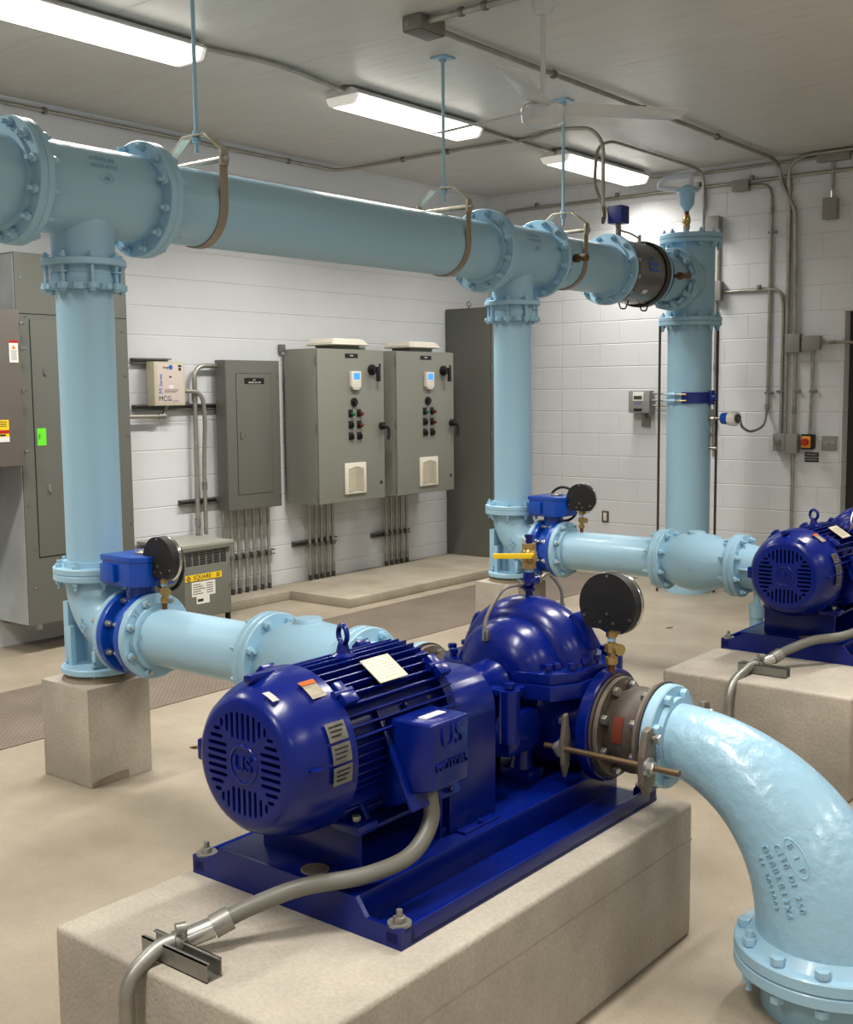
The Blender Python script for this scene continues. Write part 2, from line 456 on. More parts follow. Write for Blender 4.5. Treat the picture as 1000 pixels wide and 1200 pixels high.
def pedestal():
    t = thing('pipe_pedestal', 'square concrete pedestal under the left light blue riser in the foreground', 'concrete pedestal', (XH, Y1-.02, 0), 'riser pedestals')
    MB().box(XH-.165, XH+.16, 2.71, 3.02, 0, .412, .006).part('block', 'concrete', t)
    MB().lathe([(0, .155), (.012, .15), (.036, .12), (.036, 0)], (XH, Y1, .41), Z, 28).part('grout_collar', 'grout', t)
    MB().prism([(2.72, .002), (2.9, .002), (2.9, .036), (2.86, .04), (2.8, .034), (2.76, .03), (2.72, .018)], (XH+.159, 0, 0), Y, Z, X, .0018).part('grout_patch', 'grout', t)
    return t
def base_elbow():
    t = thing('base_elbow', 'light blue flanged base elbow at the foot of the left riser', 'pipe elbow', (XH, Y1, .445), 'base elbows')
    c = V((XH, Y1, ZD)); pts = []
    for k in range(13):
        a = k/12*PI/2
        pts.append(V((XH+.2-.2*math.cos(a), Y1, ZD+.2-.2*math.sin(a))))
    pts = [V((XH, Y1, ZD+.225))]+pts+[V((XH+.225, Y1, ZD))]
    MB().tube(pts, .124, 28).part('elbow_body', 'aqua', t)
    solid_flange((XH, Y1, ZD+.2), Z, 0, T8, F8).part('top_flange', 'aqua', t)
    solid_flange((XH+.2, Y1, ZD), X, 0, T8, F8).part('side_flange', 'aqua', t)
    b = MB(); b.box(XH-.12, XH-.085, Y1-.085, Y1+.085, .465, ZD+.1, .004)
    b.box(XH-.09, XH+.1, Y1-.012, Y1+.012, .465, ZD, .003)
    b.box(XH-.075, XH-.05, Y1-.1, Y1-.075, .465, ZD, .003)
    b.box(XH+.07, XH+.095, Y1-.085, Y1+.085, .465, ZD-.09, .003)
    b.part('base_leg', 'aqua', t)
    MB().lathe([(0, .15), (.004, .155), (.024, .155), (.028, .15), (.028, 0)], (XH, Y1, .442), Z, 32).part('base_foot', 'aqua', t)
    bolts(t, (XH, Y1, .468), Z, .13, 4, .02, .012, 'aqua', .5, True, 'foot_bolt')
    b = MB(); q = V((XH+.065, Y1-.122, ZD+.02))
    for s, dz in (('C110 DI', .03), ('90 8', -.005)):
        b.text(s, .03, .004, q+V((0, 0, dz)), V((1, -.2, -.75)), V((.75, 0, 1)))
    b.part('cast_lettering', 'aqua', t)
    return t
def riser():
    t = thing('riser_pipe', 'left light blue vertical riser pipe in front of the tall grey cabinet', 'pipe', (XH, Y1, ZD+.23), 'pump discharge risers')
    MB().cyl((XH, Y1, ZD+.23), (XH, Y1, 2.06), R8, 40).part('pipe_barrel', 'aqua', t)
    b = solid_flange((XH, Y1, ZD+.2+T8), Z, 0, T8, F8, .128, T8+.022)
    b.part('riser_flange', 'aqua', t)
    bolts(t, (XH, Y1, ZD+.2+T8), Z, .149, 8, 2*T8, .015, 'aqua', .5)
    return t
def coupling():
    t = thing('flange_coupling', 'light blue bolted flange coupling adapter at the top of the left riser', 'pipe coupling', (XH, Y1, 2.03), 'riser couplings')
    MB().lathe([(0, .126), (.008, .134), (.05, .136), (.056, .13), (.085, .13)], (XH, Y1, 2.032), Z, 40).part('sleeve', 'aqua', t)
    b = MB(); b.ring((XH, Y1, 2.022), Z, 0, .022, .117, .142, 40)
    for k in range(8):
        a = 2*PI*(k+.5)/8; c = V((XH+math.cos(a)*.15, Y1+math.sin(a)*.15, 2.033))
        b.cyl(c-Z*.012, c+Z*.012, .021, 14)
        a = 2*PI*k/8; c = V((XH+math.cos(a)*.142, Y1+math.sin(a)*.142, 2.03))
        b.cyl(c-Z*.012, c+Z*.012, .024, 14); b.hexa(c, V((math.cos(a), math.sin(a), 0)), .013, .03)
    b.part('gland_ring', 'aqua', t)
    for k in range(8):
        a = 2*PI*(k+.5)/8; c = V((XH+math.cos(a)*.15, Y1+math.sin(a)*.15, 0))
        b = MB(); b.cyl(c+Z*2.008, c+Z*2.168, .0085, 10); b.hexa(c+Z*2.012, Z, .015, .013); b.hexa(c+Z*2.144, Z, .015, .014)
        if k % 3 == 0: b.cyl(c+Z*2.085, c+Z*2.09, .02, 12)
        b.part('tie_bolt', 'aqua', t)
    return t
def tee(y, label):
    t = thing('pipe_tee', label, 'pipe tee', (XH, y, ZH), 'header tees')
    MB().cyl((XH, y-.3, ZH), (XH, y+.3, ZH), .181, 44).part('run', 'aqua', t)
    b = MB(); b.lathe([(-.08, .122), (-.135, .134), (-.16, .1325), (-.185, .129), (-.21, .126), (-.305, .126)], (XH, y, ZH), Z, 40)
    b.part('branch', 'aqua', t)
    solid_flange((XH, y, ZH-.305), Z, 0, .028, F8).part('branch_flange', 'aqua', t)
    solid_flange((XH, y-.305, ZH), Y, 0, .032, F12, seg=56).part('end_flange', 'aqua', t)
    solid_flange((XH, y+.305, ZH), Y, -.032, 0, F12, seg=56).part('end_flange', 'aqua', t)
    b = MB(); xs = XH+.1765
    c = V((XH+.1785, y-.02, ZH+.02))
    def face(dz, rr=.1815): 
        a = math.asin(dz/rr); return V((XH+math.cos(a)*rr, y, ZH+dz)), V((-math.sin(a), 0, math.cos(a)))
    for s, dz in (('C110 DI250', .078), ('DFTE12X8', .108)):
        p, up = face(dz); b.text(s, .026, .004, p+V((0, 0, 0)), -Y, -up)
    p, up = face(.03)
    ring = [p+Y*(.033*math.cos(a*PI/12))+up*(.02*math.sin(a*PI/12)) for a in range(24)]
    b.tube_closed(ring, .0022, 6, p, V((1, 0, 0))); b.text('BIP', .022, .004, p, -Y, -up)
    b.part('cast_lettering', 'aqua', t)
    return t
pedestal1 = pedestal(); elbow1 = base_elbow(); riser1 = riser(); coup1 = coupling()
tee1 = tee(Y1, 'left light blue pipe tee on the overhead header, with large bolted flanges')
tee2 = tee(Y1+DY, 'light blue pipe tee on the overhead header above the middle riser')
for o, l in ((pedestal1, 'concrete pedestal under the middle riser, half hidden behind the near pump'),
             (elbow1, 'light blue base elbow at the foot of the middle riser behind the brass valve'),
             (riser1, 'middle light blue vertical riser pipe beside the control enclosures'),
             (coup1, 'light blue bolted coupling adapter at the top of the middle riser')):
    dup(o, (0, DY, 0), l)

def spool12(ya, yb, label, fa=True, fb=True, ba=True, bb=True, hub=True):
    t = thing('header_pipe', label, 'pipe', (XH, (ya+yb)/2, ZH))
    MB().cyl((XH, ya, ZH), (XH, yb, ZH), R12, 48).part('pipe_barrel', 'aqua', t)
    if fa:
        b = solid_flange((XH, ya, ZH), Y, 0, .032, F12, .19, .05, 56); b.part('end_flange', 'aqua', t)
        if ba: bolts(t, (XH, ya, ZH), Y, .215, 12, .064, .019, 'aqua', .5)
    if fb:
        b = MB(); b.lathe([(-.05, 0), (-.05, .19), (-.032, .19), (-.032, F12-.004), (-.028, F12), (-.004, F12), (0, F12-.004), (0, 0)], (XH, yb, ZH), Y, 56)
        b.part('end_flange', 'aqua', t)
        if bb: bolts(t, (XH, yb, ZH), Y, .215, 12, .064, .019, 'aqua', .5)
    return t
spool12(1.35, Y1-.305, 'light blue header pipe stub cut by the left edge of the photo', False, True)
spool12(Y1+.305, Y1+DY-.305, 'long light blue header pipe hanging between the two upper tees')
ym0, ym1 = 7.13, 7.66           # flow meter ends
YT = Y1+DY+.305
# wafer valve after the middle tee
def wafer(y, label):
    t = thing('wafer_valve', label, 'valve', (XH, y, ZH), 'blue wafers on the header')
    MB().lathe([(0, 0), (0, .206), (.006, .212), (.05, .212), (.056, .206), (.056, 0)], (XH, y, ZH), Y, 48).part('wafer_body', 'navy', t)
    b = MB(); xx = XH+.2
    p = V((xx, y+.028, ZH+.01)); return t, p
w1, p = wafer(YT, 'dark blue wafer valve ring right of the middle header tee')
spool12(YT+.056, ym0, 'short light blue header pipe with a strap hanger before the grey flow meter', False, True, True, True)
# bolts of the middle tee's far flange
bolts(tee2, (XH, YT-.016, ZH), Y, .215, 12, .034, .019, 'aqua', .5)

def test_cock(y, label):
    t = thing('sampling_cock', label, 'brass fitting', (XH+.17, y, ZH), 'brass sampling cocks')
    b = MB(); b.cyl((XH+.165, y, ZH), (XH+.2, y, ZH), .014, 14); b.hexa((XH+.2, y, ZH), X, .03, .028); b.cyl((XH+.228, y, ZH), (XH+.262, y, ZH), .02, 14)
    b.part('cock_body', 'bronze', t)
    b = MB(); b.hexa((XH+.262, y, ZH), X, .026, .03); b.part('cap', 'bronze', t)
    return t
c1 = test_cock(6.37, 'bronze sampling cock on the header beside the strap hanger')
dup(c1, (0, 1.42, -.01), 'bronze sampling cock on the pipe right of the grey flow meter')

# flow meter
t = thing('flow_meter', 'grey cylindrical flow meter with blue logo in the overhead header', 'flow meter', (XH, (ym0+ym1)/2, ZH))
MB().lathe([(0, .205), (.02, .222), (.05, .224), (.05, .216), (.42, .216), (.42, .224), (.46, .224), (.46, .205)], (XH, ym0+.02, ZH), Y, 56).part('meter_body', 'meter', t)
for y, w_ in ((ym0, .03), (ym1-.09, .055)):
    MB().lathe([(0, 0), (0, .228), (.004, .234), (w_-.004, .234), (w_, .228), (w_, 0)], (XH, y, ZH), Y, 56).part('end_ring', 'meterdk', t)
bolts(t, (XH, ym1-.0635, ZH), Y, .205, 12, .08, .015, 'zinc', .5, True, 'tie_bolt')
b = MB(); a0 = math.radians(6)
nrm = V((math.cos(a0), 0, math.sin(a0))); up = V((-math.sin(a0), 0, math.cos(a0))); p = V((XH, 7.40, ZH))+nrm*.2165
b.text('JJ', .155, .003, p, -up, Y)
b.obox(p+up*.062-Y*.02, up, Y, nrm, .018, .02, .003)
b.part('blue_logo', 'inkblue', t)
a0 = math.radians(-42); nrm = V((math.cos(a0), 0, math.sin(a0))); up = V((-math.sin(a0), 0, math.cos(a0)))
MB().obox(V((XH, 7.36, ZH))+nrm*.217, Y, up, nrm, .06, .03, .002).part('serial_tag', 'sticker', t)
MB().cyl((XH, 7.27, ZH+.2), (XH, 7.27, ZH+.33), .018, 14).part('neck', 'strut', t)
MB().box(XH-.055, XH+.055, 7.215, 7.325, ZH+.325, ZH+.445, .005).part('terminal_box', 'navy', t)
MB().tube(spline([(XH+.04, 7.16, ZH+.3), (XH+.04, 7.24, ZH+.272), (XH+.03, 7.38, ZH+.268), (XH+.03, 7.52, ZH+.245)]), .006, 8).cyl((XH+.03, 7.52, ZH+.2), (XH+.03, 7.52, ZH+.27), .012, 10).part('ground_wire', 'ss', t)
for yy in (7.24, 7.54):
    MB().tube(fillet([(XH+.03, yy-.02, ZH-.205), (XH+.05, yy-.02, ZH-.262), (XH+.06, yy+.03, ZH-.262), (XH+.06, yy+.07, ZH-.21)], .015), .0055, 8).part('ground_strap', 'darkrod', t)
# downstream: flange, wafer, spool, restraint ring, tee onto riser 3
Y3 = 8.40
t = thing('header_pipe', 'short light blue header spool between flow meter and the right riser', 'pipe', (XH, 7.9, ZH))
MB().cyl((XH, ym1-.03, ZH), (XH, Y3-.3, ZH), R12, 48).part('pipe_barrel', 'aqua', t)
solid_flange((XH, ym1-.035, ZH), Y, 0, .03, F12-.01, seg=56).part('end_flange', 'aqua', t)
w2 = dup(w1, (0, ym1-YT, 0), 'dark blue wafer ring right of the grey flow meter')
b = MB(); b.ring((XH, Y3-.36, ZH), Y, 0, .035, .168, .225, 48)
for k in range(10):
    a = 2*PI*k/10; u = V((math.cos(a), 0, math.sin(a))); v = V((-math.sin(a), 0, math.cos(a)))
    c = V((XH, Y3-.385, ZH))+u*.2
    b.obox(c, u, v, Y, .055, .035, .05, .006); b.cyl(c+v*.02, c+v*.075-u*.02, .011, 10)
    b.hexa(c-Y*.05, Y, .017, .03)
b.part('restraint_ring', 'aqua', t)

t = thing('pipe_tee', 'light blue pipe tee on top of the right riser with blind flange', 'pipe tee', (XH, Y3, ZH))
MB().cyl((XH, Y3, 2.13), (XH, Y3, 2.72), .184, 44).part('run', 'aqua', t)
MB().lathe([(-.315, .182), (-.2, .182), (-.1, .182)], (XH, Y3, ZH), Y, 40, closed=False).part('branch', 'aqua', t)
solid_flange((XH, Y3-.325, ZH), Y, 0, .036, .232, seg=56).part('branch_flange', 'aqua', t)
solid_flange((XH, Y3, 2.115), Z, 0, .032, F12, seg=56).part('end_flange', 'aqua', t)
solid_flange((XH, Y3, 2.705), Z, 0, .032, F12, seg=56).part('end_flange', 'aqua', t)
b = solid_flange((XH, Y3, 2.739), Z, 0, .036, F12, seg=56); b.lathe([(0, .16), (.01, .155), (.01, 0)], (XH, Y3, 2.775), Z, 40)
b.part('blind_flange', 'aqua', t)
bolts(t, (XH, Y3, 2.739), Z, .215, 12, .068, .018, 'aqua', .5)
t = thing('riser_pipe', 'right light blue vertical pipe going into the floor by the back wall', 'pipe', (XH, Y3, 0))
MB().cyl((XH, Y3, 0), (XH, Y3, 2.1), .171, 44).part('pipe_barrel', 'aqua', t)
solid_flange((XH, Y3, 2.082), Z, 0, .032, F12, seg=56).part('riser_flange', 'aqua', t)
bolts(t, (XH, Y3, 2.115), Z, .215, 12, .066, .018, 'aqua', .5)
rod = MB().cyl((XH-.185, Y3-.14, 0), (XH-.185, Y3-.14, 2.09), .01, 10).thing('tie_rod', 'darkrod', 'dark tie rod left of the right light blue riser', 'tie rod', (XH-.185, Y3-.14, 0), 'tie rods at the right riser')
dup(rod, (.39, .2, 0), 'dark tie rod right of the right light blue riser')
# flow sensor saddle
t = thing('pipe_saddle', 'blue clamp saddle with light blue bolts around the right riser', 'pipe saddle', (XH, Y3, 1.53))
b = MB(); n = 24
pts = [(math.cos(math.radians(-82+k*90/n)), math.sin(math.radians(-82+k*90/n))) for k in range(n+1)]
poly = [(x*.186, y*.186) for x, y in pts]+[(x*.171, y*.171) for x, y in pts[::-1]]
b.prism(poly, (XH, Y3, 1.487), X, Y, Z, .085)
b.obox((XH+.19, Y3+.0, 1.53), X, Y, Z, .03, .06, .11, .006); b.cyl((XH+.19, Y3, 1.53), (XH+.23, Y3, 1.53), .03, 16)
b.part('band', 'navy', t)
for dz in (.026, -.022):
    b = MB(); b.tube([(XH-.17+.01, Y3-.1, 1.53+dz), (XH-.13, Y3-.165, 1.53+dz), (XH-.05, Y3-.19, 1.53+dz), (XH+.02, Y3-.195, 1.53+dz)], .008, 8); b.hexa((XH-.07, Y3-.19, 1.53+dz), X, .018, .05)
    b.part('clamp_bolt', 'aqua', t)
    b = MB(); b.cyl((XH+.01, Y3-.2, 1.53+dz), (XH+.075, Y3-.2, 1.53+dz), .006, 8); b.part('stud', 'brass', t)
# pressure transmitter
t = thing('pressure_transmitter', 'blue and white pressure transmitter head on the right riser', 'transmitter', (XH+.17, Y3, 1.37))
b = MB(); b.cyl((XH+.16, Y3, 1.37), (XH+.3, Y3, 1.37), .011, 12); b.hexa((XH+.17, Y3, 1.37), X, .022, .05); b.cyl((XH+.2, Y3, 1.3), (XH+.2, Y3, 1.44), .011, 10)
b.hexa((XH+.2, Y3, 1.23), Z, .016, .03); b.cyl((XH+.2, Y3, 1.16), (XH+.2, Y3, 1.3), .007, 10); b.cyl((XH+.16, Y3, 1.14), (XH+.24, Y3, 1.14), .012, 10)
b.part('isolation_fitting', 'ss', t)
b = MB(); b.lathe([(0, .02), (.02, .045), (.09, .048), (.09, 0)], (XH+.27, Y3, 1.37), V((1, -.25, 0)), 20); b.part('housing', 'valve_blue', t)
b = MB(); b.lathe([(0, .056), (.055, .056), (.065, .05), (.065, 0)], (XH+.357, Y3-.022, 1.37), V((1, -.25, 0)), 20); b.part('cover', 'sticker', t)
b = MB(); b.cyl((XH+.418, Y3-.037, 1.37), (XH+.424, Y3-.039, 1.37), .036, 18); b.part('display', 'lcdgrey', t)
# air release valve on top of the blind flange
t = thing('air_release_valve', 'light blue air release valve with pale vent pipe on top of the right riser', 'air valve', (XH-.03, Y3, 2.785))
xa = XH-.04
MB().cyl((xa, Y3, 2.785), (xa, Y3, 2.83), .02, 14).part('nipple', 'aqua', t)
b = MB(); b.hexa((xa, Y3, 2.825), Z, .026, .03); b.lathe([(0, .02), (.02, .03), (.05, .03), (.07, .02)], (xa, Y3, 2.855), Z, 16); b.hexa((xa, Y3, 2.91), Z, .024, .02); b.cyl((xa-.03, Y3-.01, 2.88), (xa+.03, Y3-.02, 2.9), .01, 10); b.part('isolating_cock', 'brass', t)
MB().cyl((xa, Y3, 2.925), (xa, Y3, 2.97), .017, 12).part('copper_nipple', 'copper', t)
MB().lathe([(0, .02), (.02, .03), (.05, .055), (.14, .06), (.145, .082), (.17, .085), (.175, .06), (.2, .02), (.2, 0)], (xa, Y3, 2.96), Z, 28).part('valve_body', 'aqua', t)
MB().tube(fillet([(xa+.03, Y3, 3.14), (xa+.03, Y3, 3.235), (xa-.17, Y3-.08, 3.21), (xa-.2, Y3-.09, 3.15), (xa-.04, Y3-.02, 3.12)], .03), .02, 12).part('vent_pipe', 'pvc', t)

# ------------------------------------------------------------------ discharge lines
def butterfly(dy, label):
    t = thing('butterfly_valve', label, 'valve', (XH+.3, Y1, ZD), 'butterfly valves on the discharge lines')
    x0 = XH+.228; w = .14
    b = MB(); b.lathe([(0, 0), (0, .168), (.004, .172), (.026, .172), (.03, .168), (.03, .132), (w-.03, .132), (w-.03, .168), (w-.026, .172), (w-.004, .172), (w, .168), (w, 0)], (x0, Y1, ZD), X, 48)
    b.part('valve_body', 'valve_blue', t)
    bolts(t, (x0+.0, Y1, ZD), X, .149, 8, .06, .015, 'zinc', .5)
    bolts(t, (x0+w, Y1, ZD), X, .149, 8, .062, .015, 'zinc', .5, True)
    MB().lathe([(.1, .07), (.15, .06), (.2, .055), (.2, .07), (.215, .07)], (x0+w/2, Y1, ZD), Z, 20).part('neck', 'valve_blue', t)
    zc = ZD+.205; xc = x0+w/2
    b = MB()
    b.prism([(-.11, -.1), (.07, -.1), (.115, -.05), (.115, .08), (.07, .12), (-.11, .12)], (xc+.0, Y1, zc), X, Y, Z, .115, .005)
    b.prism([(-.116, -.105), (.073, -.105), (.121, -.052), (.121, .083), (.073, .126), (-.116, .126)], (xc, Y1, zc+.098), X, Y, Z, .022, .004)
    b.obox((xc-.06, Y1-.103, zc+.05), X, Y, Z, .085, .03, .075, .005)
    b.part('gearbox', 'valve_blue', t)
    b = MB(); b.lathe([(0, .03), (.008, .03), (.014, .012), (.014, 0)], (xc+.02, Y1, zc+.12), Z, 16); b.obox((xc+.03, Y1, zc+.13), X, Y, Z, .07, .014, .012, .003); b.part('position_pointer', 'galv', t)
    b = MB(); xw = xc-.02; b.cyl((xw, Y1+.1, zc+.055), (xw, Y1+.165, zc+.055), .012, 10); b.torus((xw, Y1+.15, zc+.055), Y, .105, .0085, 32, 8)
    for k in range(3):
        a = 2*PI*k/3+.4; b.cyl((xw, Y1+.15, zc+.055), (xw+math.cos(a)*.105, Y1+.15, zc+.055+math.sin(a)*.105), .006, 8)
    b.part('handwheel', 'gasket', t)
    return t
xv = XH+.228+.14
def discharge(label):
    t = thing('discharge_pipe', label, 'pipe', (xv+.3, Y1, ZD), 'discharge pipes')
    MB().cyl((xv, Y1, ZD), (-3.06, Y1, ZD), R8, 40).part('pipe_barrel', 'aqua', t)
    b = solid_flange((xv, Y1, ZD), X, 0, .03, F8, .135, .055, 48); b.text('TL', .036, .005, (xv+.029, Y1-.1, ZD+.105), V((0, .72, .7)), V((0, -.7, .72))); b.part('pipe_flange', 'aqua', t)
    b = MB(); b.lathe([(-.05, 0), (-.05, .135), (-.03, .135), (-.03, F8-.004), (-.026, F8), (-.004, F8), (0, F8-.004), (0, 0)], (-3.05, Y1, ZD), X, 48); b.part('pipe_flange', 'aqua', t)
    for k in range(8):
        a = 2*PI*(k+.5)/8; one_bolt(t, (xv+.02, Y1+math.cos(a)*.149, ZD+math.sin(a)*.149), X, .02, .016, 'aqua', 'flange_bolt')
    return t
def check_valve(label):
    x0, x1 = -3.05, -2.6
    t = thing('check_valve', label, 'valve', (-2.83, Y1, ZD), 'check valves')
    b = MB(); b.lathe([(.02, .12), (.05, .13), (.11, .152), (.19, .165), (.28, .158), (.36, .135), (.42, .122)], (x0, Y1, ZD), X, 44)
    b.part('valve_body', 'aqua', t)
    solid_flange((x0, Y1, ZD), X, 0, .03, F8, seg=48).part('body_flange', 'aqua', t)
    solid_flange((x1, Y1, ZD), X, -.03, 0, F8, seg=48).part('body_flange', 'aqua', t)
    bolts(t, (x0, Y1, ZD), X, .149, 8, .06, .016, 'aqua', .5)
    bolts(t, (x1, Y1, ZD), X, .149, 8, .06, .016, 'aqua', .5)
    MB().lathe([(.1, .055), (.168, .05), (.172, .047), (.172, 0)], (x0+.19, Y1, ZD), Z, 24).part('top_boss', 'aqua', t)
    b = MB(); q = V((x0+.2, Y1-.158, ZD-.02)); b.obox(q, X, Z, Y, .07, .008, .01); b.obox(q+V((.03, 0, 0)), V((1, 0, .7)), V((-.7, 0, 1)), Y, .035, .008, .01); b.obox(q+V((.03, 0, 0)), V((1, 0, -.7)), V((.7, 0, 1)), Y, .035, .008, .01); b.part('flow_arrow', 'aqua', t)
    return t
def reducer(label):
    x0, x1 = -2.6, -2.335
    t = thing('pipe_reducer', label, 'pipe reducer', (-2.47, Y1, ZD), 'discharge reducers')
    MB().lathe([(0, .125), (.04, .124), (.11, .112), (.2, .1), (.265, .098)], (x0, Y1, ZD), X, 40).part('cone', 'aqua', t)
    b = solid_flange((x0, Y1, ZD), X, 0, .03, F8, seg=48); b.text('TL', .034, .005, (x0+.03, Y1-.12, ZD+.08), V((0, .5, .86)), V((0, -.86, .5))); b.part('large_flange', 'aqua', t)
    solid_flange((x1, Y1, ZD), X, -.028, 0, .15, seg=44).part('small_flange', 'aqua', t)
    return t
def exp_joint(x0, x1, label, R=.1475, r=.11):
    t = thing('expansion_joint', label, 'expansion joint', ((x0+x1)/2, Y1, ZD), 'rubber expansion joints')
    L = x1-x0
    b = MB(); b.lathe([(0, 0), (0, R+.002), (.008, R+.002), (.008, .1), (.03, .105), (L/2-.02, r+.012), (L/2, r+.014), (L/2+.02, r+.012), (L-.03, .105), (L-.008, .1), (L-.008, R+.002), (L, R+.002), (L, 0)], (x0, Y1, ZD), X, 44)
    b.part('rubber_bellows', 'rubber', t)
    for a, c in ((.008, .022), (L-.022, L-.008)):
        MB().ring((x0, Y1, ZD), X, a, c, .098, R-.003, 44).part('backing_ring', 'ironplate', t)
    for c, e in ((.004, 1), (L-.004, -1)):
        u = X*e
        for k in range(8):
            a = 2*PI*(k+.5)/8
            one_bolt(t, (x0+c+e*.012, Y1+math.cos(a)*.122, ZD+math.sin(a)*.122), u, .016, .015, 'zinc', 'ring_bolt', False)
    return t
bv1 = butterfly(0, 'blue butterfly valve with gearbox at the foot of the left riser')
dp1 = discharge('light blue horizontal pipe from the left riser towards the near pump')
cv1 = check_valve('light blue bulbous check valve behind the near blue motor')
rd1 = reducer('light blue reducer just behind the near motor, before the black joint')
ej1 = exp_joint(-2.335, -2.17, 'black rubber expansion joint behind the near motor, silver ring showing')
for o, l in ((bv1, 'blue butterfly valve with gearbox at the foot of the middle riser'),
             (dp1, 'light blue horizontal pipe from the middle riser towards the far pump'),
             (cv1, 'light blue bulbous check valve in front of the right riser'),
             (rd1, 'light blue reducer beside the far blue motor'),
             (ej1, 'rubber expansion joint with metal rings peeping above the far motor')):
    dup(o, (0, DY, 0), l)

def gauge(c, face_y, label, rz=0.):
    """pressure gauge with its pipe entry point c; the back faces -y"""
    t = thing('pressure_gauge', label, 'pressure gauge', c, 'pressure gauges')
    x, y, z = c; zc = z+.205; R = .091
    MB().cyl((x, y, z), (x, y, z+.035), .0105, 12).part('nipple', 'copper', t)
    b = MB(); b.hexa((x, y, z+.03), Z, .018, .02); b.cyl((x, y, z+.045), (x, y, z+.1), .011, 14); b.hexa((x, y, z+.065), Z, .02, .025); b.hexa((x, y, z+.108), Z, .017, .018)
    b.cyl((x, y, z+.078), (x+.028, y-.012, z+.078), .007, 10)
    b.part('petcock', 'brass', t)
    b = MB(); b.cyl((x+.026, y-.01, z+.078), (x+.038, y-.016, z+.078), .017, 14); b.part('thumb_knob', 'brass', t)
    MB().cyl((x, y, z+.097), (x, y, z+.11), .012, 12).part('thread_tape', 'tape', t)
    n = 40; a0 = math.radians(-90+38); a1 = math.radians(270-38)
    poly = [(math.cos(a0+(a1-a0)*k/n)*R, math.sin(a0+(a1-a0)*k/n)*R) for k in range(n+1)]
    MB().prism(poly, (x, y-.028, zc), X, Z, Y, .036, .003).part('case_back', 'blackmatte', t)
    b = MB(); b.ring((x, y+.008, zc), Y, 0, .016, .07, R+.001, 40); b.part('bezel_ring', 'chrome', t)
    b = MB(); b.cyl((x, y+.006, zc), (x, y+.01, zc), R-.01, 36); b.part('dial', 'sticker', t)
    b = MB(); b.cyl((x, y, z+.115), (x, y, z+.14), .013, 12); b.part('socket', 'brass', t)
    for dx, dz in ((0, -.025), (-.02, -.05), (.02, -.05), (0, .083), (-.074, -.036), (.074, -.036)):
        MB().cyl((x+dx, y-.031, zc+dz), (x+dx, y-.027, zc+dz), .0042, 10).part('screw', 'ss', t)
    return t
g1 = gauge((-3.655, Y1, ZD+R8-.005), 1, 'black-backed pressure gauge on the left discharge pipe beside the transformer')
dup(g1, (.05, DY, 0), 'black-backed pressure gauge on the discharge pipe by the back wall, smallest of the three')

# suction elbow, expansion joint, control rods
ej3 = exp_joint(-1.628, -1.475, 'rubber expansion joint with red mark between near pump and foreground elbow')
b = MB(); n = 8
for k in range(n):
    a = math.radians(196+k*32/n), math.radians(196+(k+1)*32/n)
    a = [math.radians(150+k*34/n), math.radians(150+(k+1)*34/n)]
    r_ = .1258
    vs = [b.bm.verts.new((xx, Y1+math.cos(q)*r_, ZD+math.sin(q)*r_)) for q in a for xx in (-1.567, -1.537)]
    b.bm.faces.new((vs[0], vs[1], vs[3], vs[2]))
bmesh.ops.solidify(b.bm, geom=b.bm.faces[:], thickness=-.002)
b.part('red_mark', 'redmark', ej3)
xe, ze = -1.475, ZD
t = thing('suction_elbow', 'large light blue reducing elbow in the right foreground, raised lettering on its side', 'pipe elbow', (xe+.483, Y1, .1))
pts, rs = [], []
RE = .483
for k in range(41):
    a = PI/2*k/40; f = k/40
    pts.append(V((xe+RE*math.sin(a), Y1, ze-RE+RE*math.cos(a))))
    rs.append(.096+(.19-.096)*(f*f*(3-2*f)*.6+f*.4))
MB().tube(pts, rs, 56).part('elbow_body', 'aqua_rough', t)
solid_flange((xe, Y1, ze), X, 0, .032, .145, .112, .05, 48).part('small_flange', 'aqua', t)
zb = ze-RE
b = MB(); b.lathe([(0, 0), (0, F12-.004), (.004, F12), (.03, F12), (.034, F12-.004), (.036, .215), (.06, .192), (.06, 0)], (xe+RE, Y1, zb-.01), Z, 64); b.part('large_flange', 'aqua', t)
bolts(t, (xe+.017, Y1, ze), X, .122, 8, .03, .016, 'aqua', .5, False, 'flange_bolt', False)
for k in range(12):
    a = 2*PI*(k+.5)/12
    one_bolt(t, (xe+RE+math.cos(a)*.216, Y1+math.sin(a)*.216, zb-.012), Z, .078, .019, 'aqua', 'flange_bolt', k == 7, True)
b = MB()
def epos(f, th, dr=0.):
    a = PI/2*f; r_ = .096+(.19-.096)*(f*f*(3-2*f)*.6+f*.4)+dr
    c = V((xe+RE*math.sin(a), Y1, ze-RE+RE*math.cos(a))); radial = V((math.sin(a), 0, math.cos(a)))
    return c+(radial*math.sin(th)-Y*math.cos(th))*r_, radial*math.sin(th)-Y*math.cos(th), V((math.cos(a), 0, -math.sin(a)))
def eline(s, f0, f1, th, size):
    n = len(s)
    for i, ch in enumerate(s):
        if ch == ' ': continue
        f = f0+(f1-f0)*i/(n-1); p, nr, tg = epos(f, th, -.001)
        b.text(ch, size, .006, p, tg, nr.cross(tg))
eline('BIP', .598, .672, .30, .022)
eline('C110 DI 250', .585, .785, .10, .023)
eline('DFBRLR12X6', .572, .80, -.10, .024)
eline('77 1052002', .59, .77, -.29, .016)
ring = []
for k in range(28):
    q = 2*PI*k/28; p, nr, tg = epos(.637+.062*math.cos(q), .30+.13*math.sin(q), .0); ring.append(p)
cc, nr, tg = epos(.637, .30, 0.); b.tube_closed(ring, .0028, 6, cc, nr)
b.part('cast_lettering', 'aqua_rough', t)
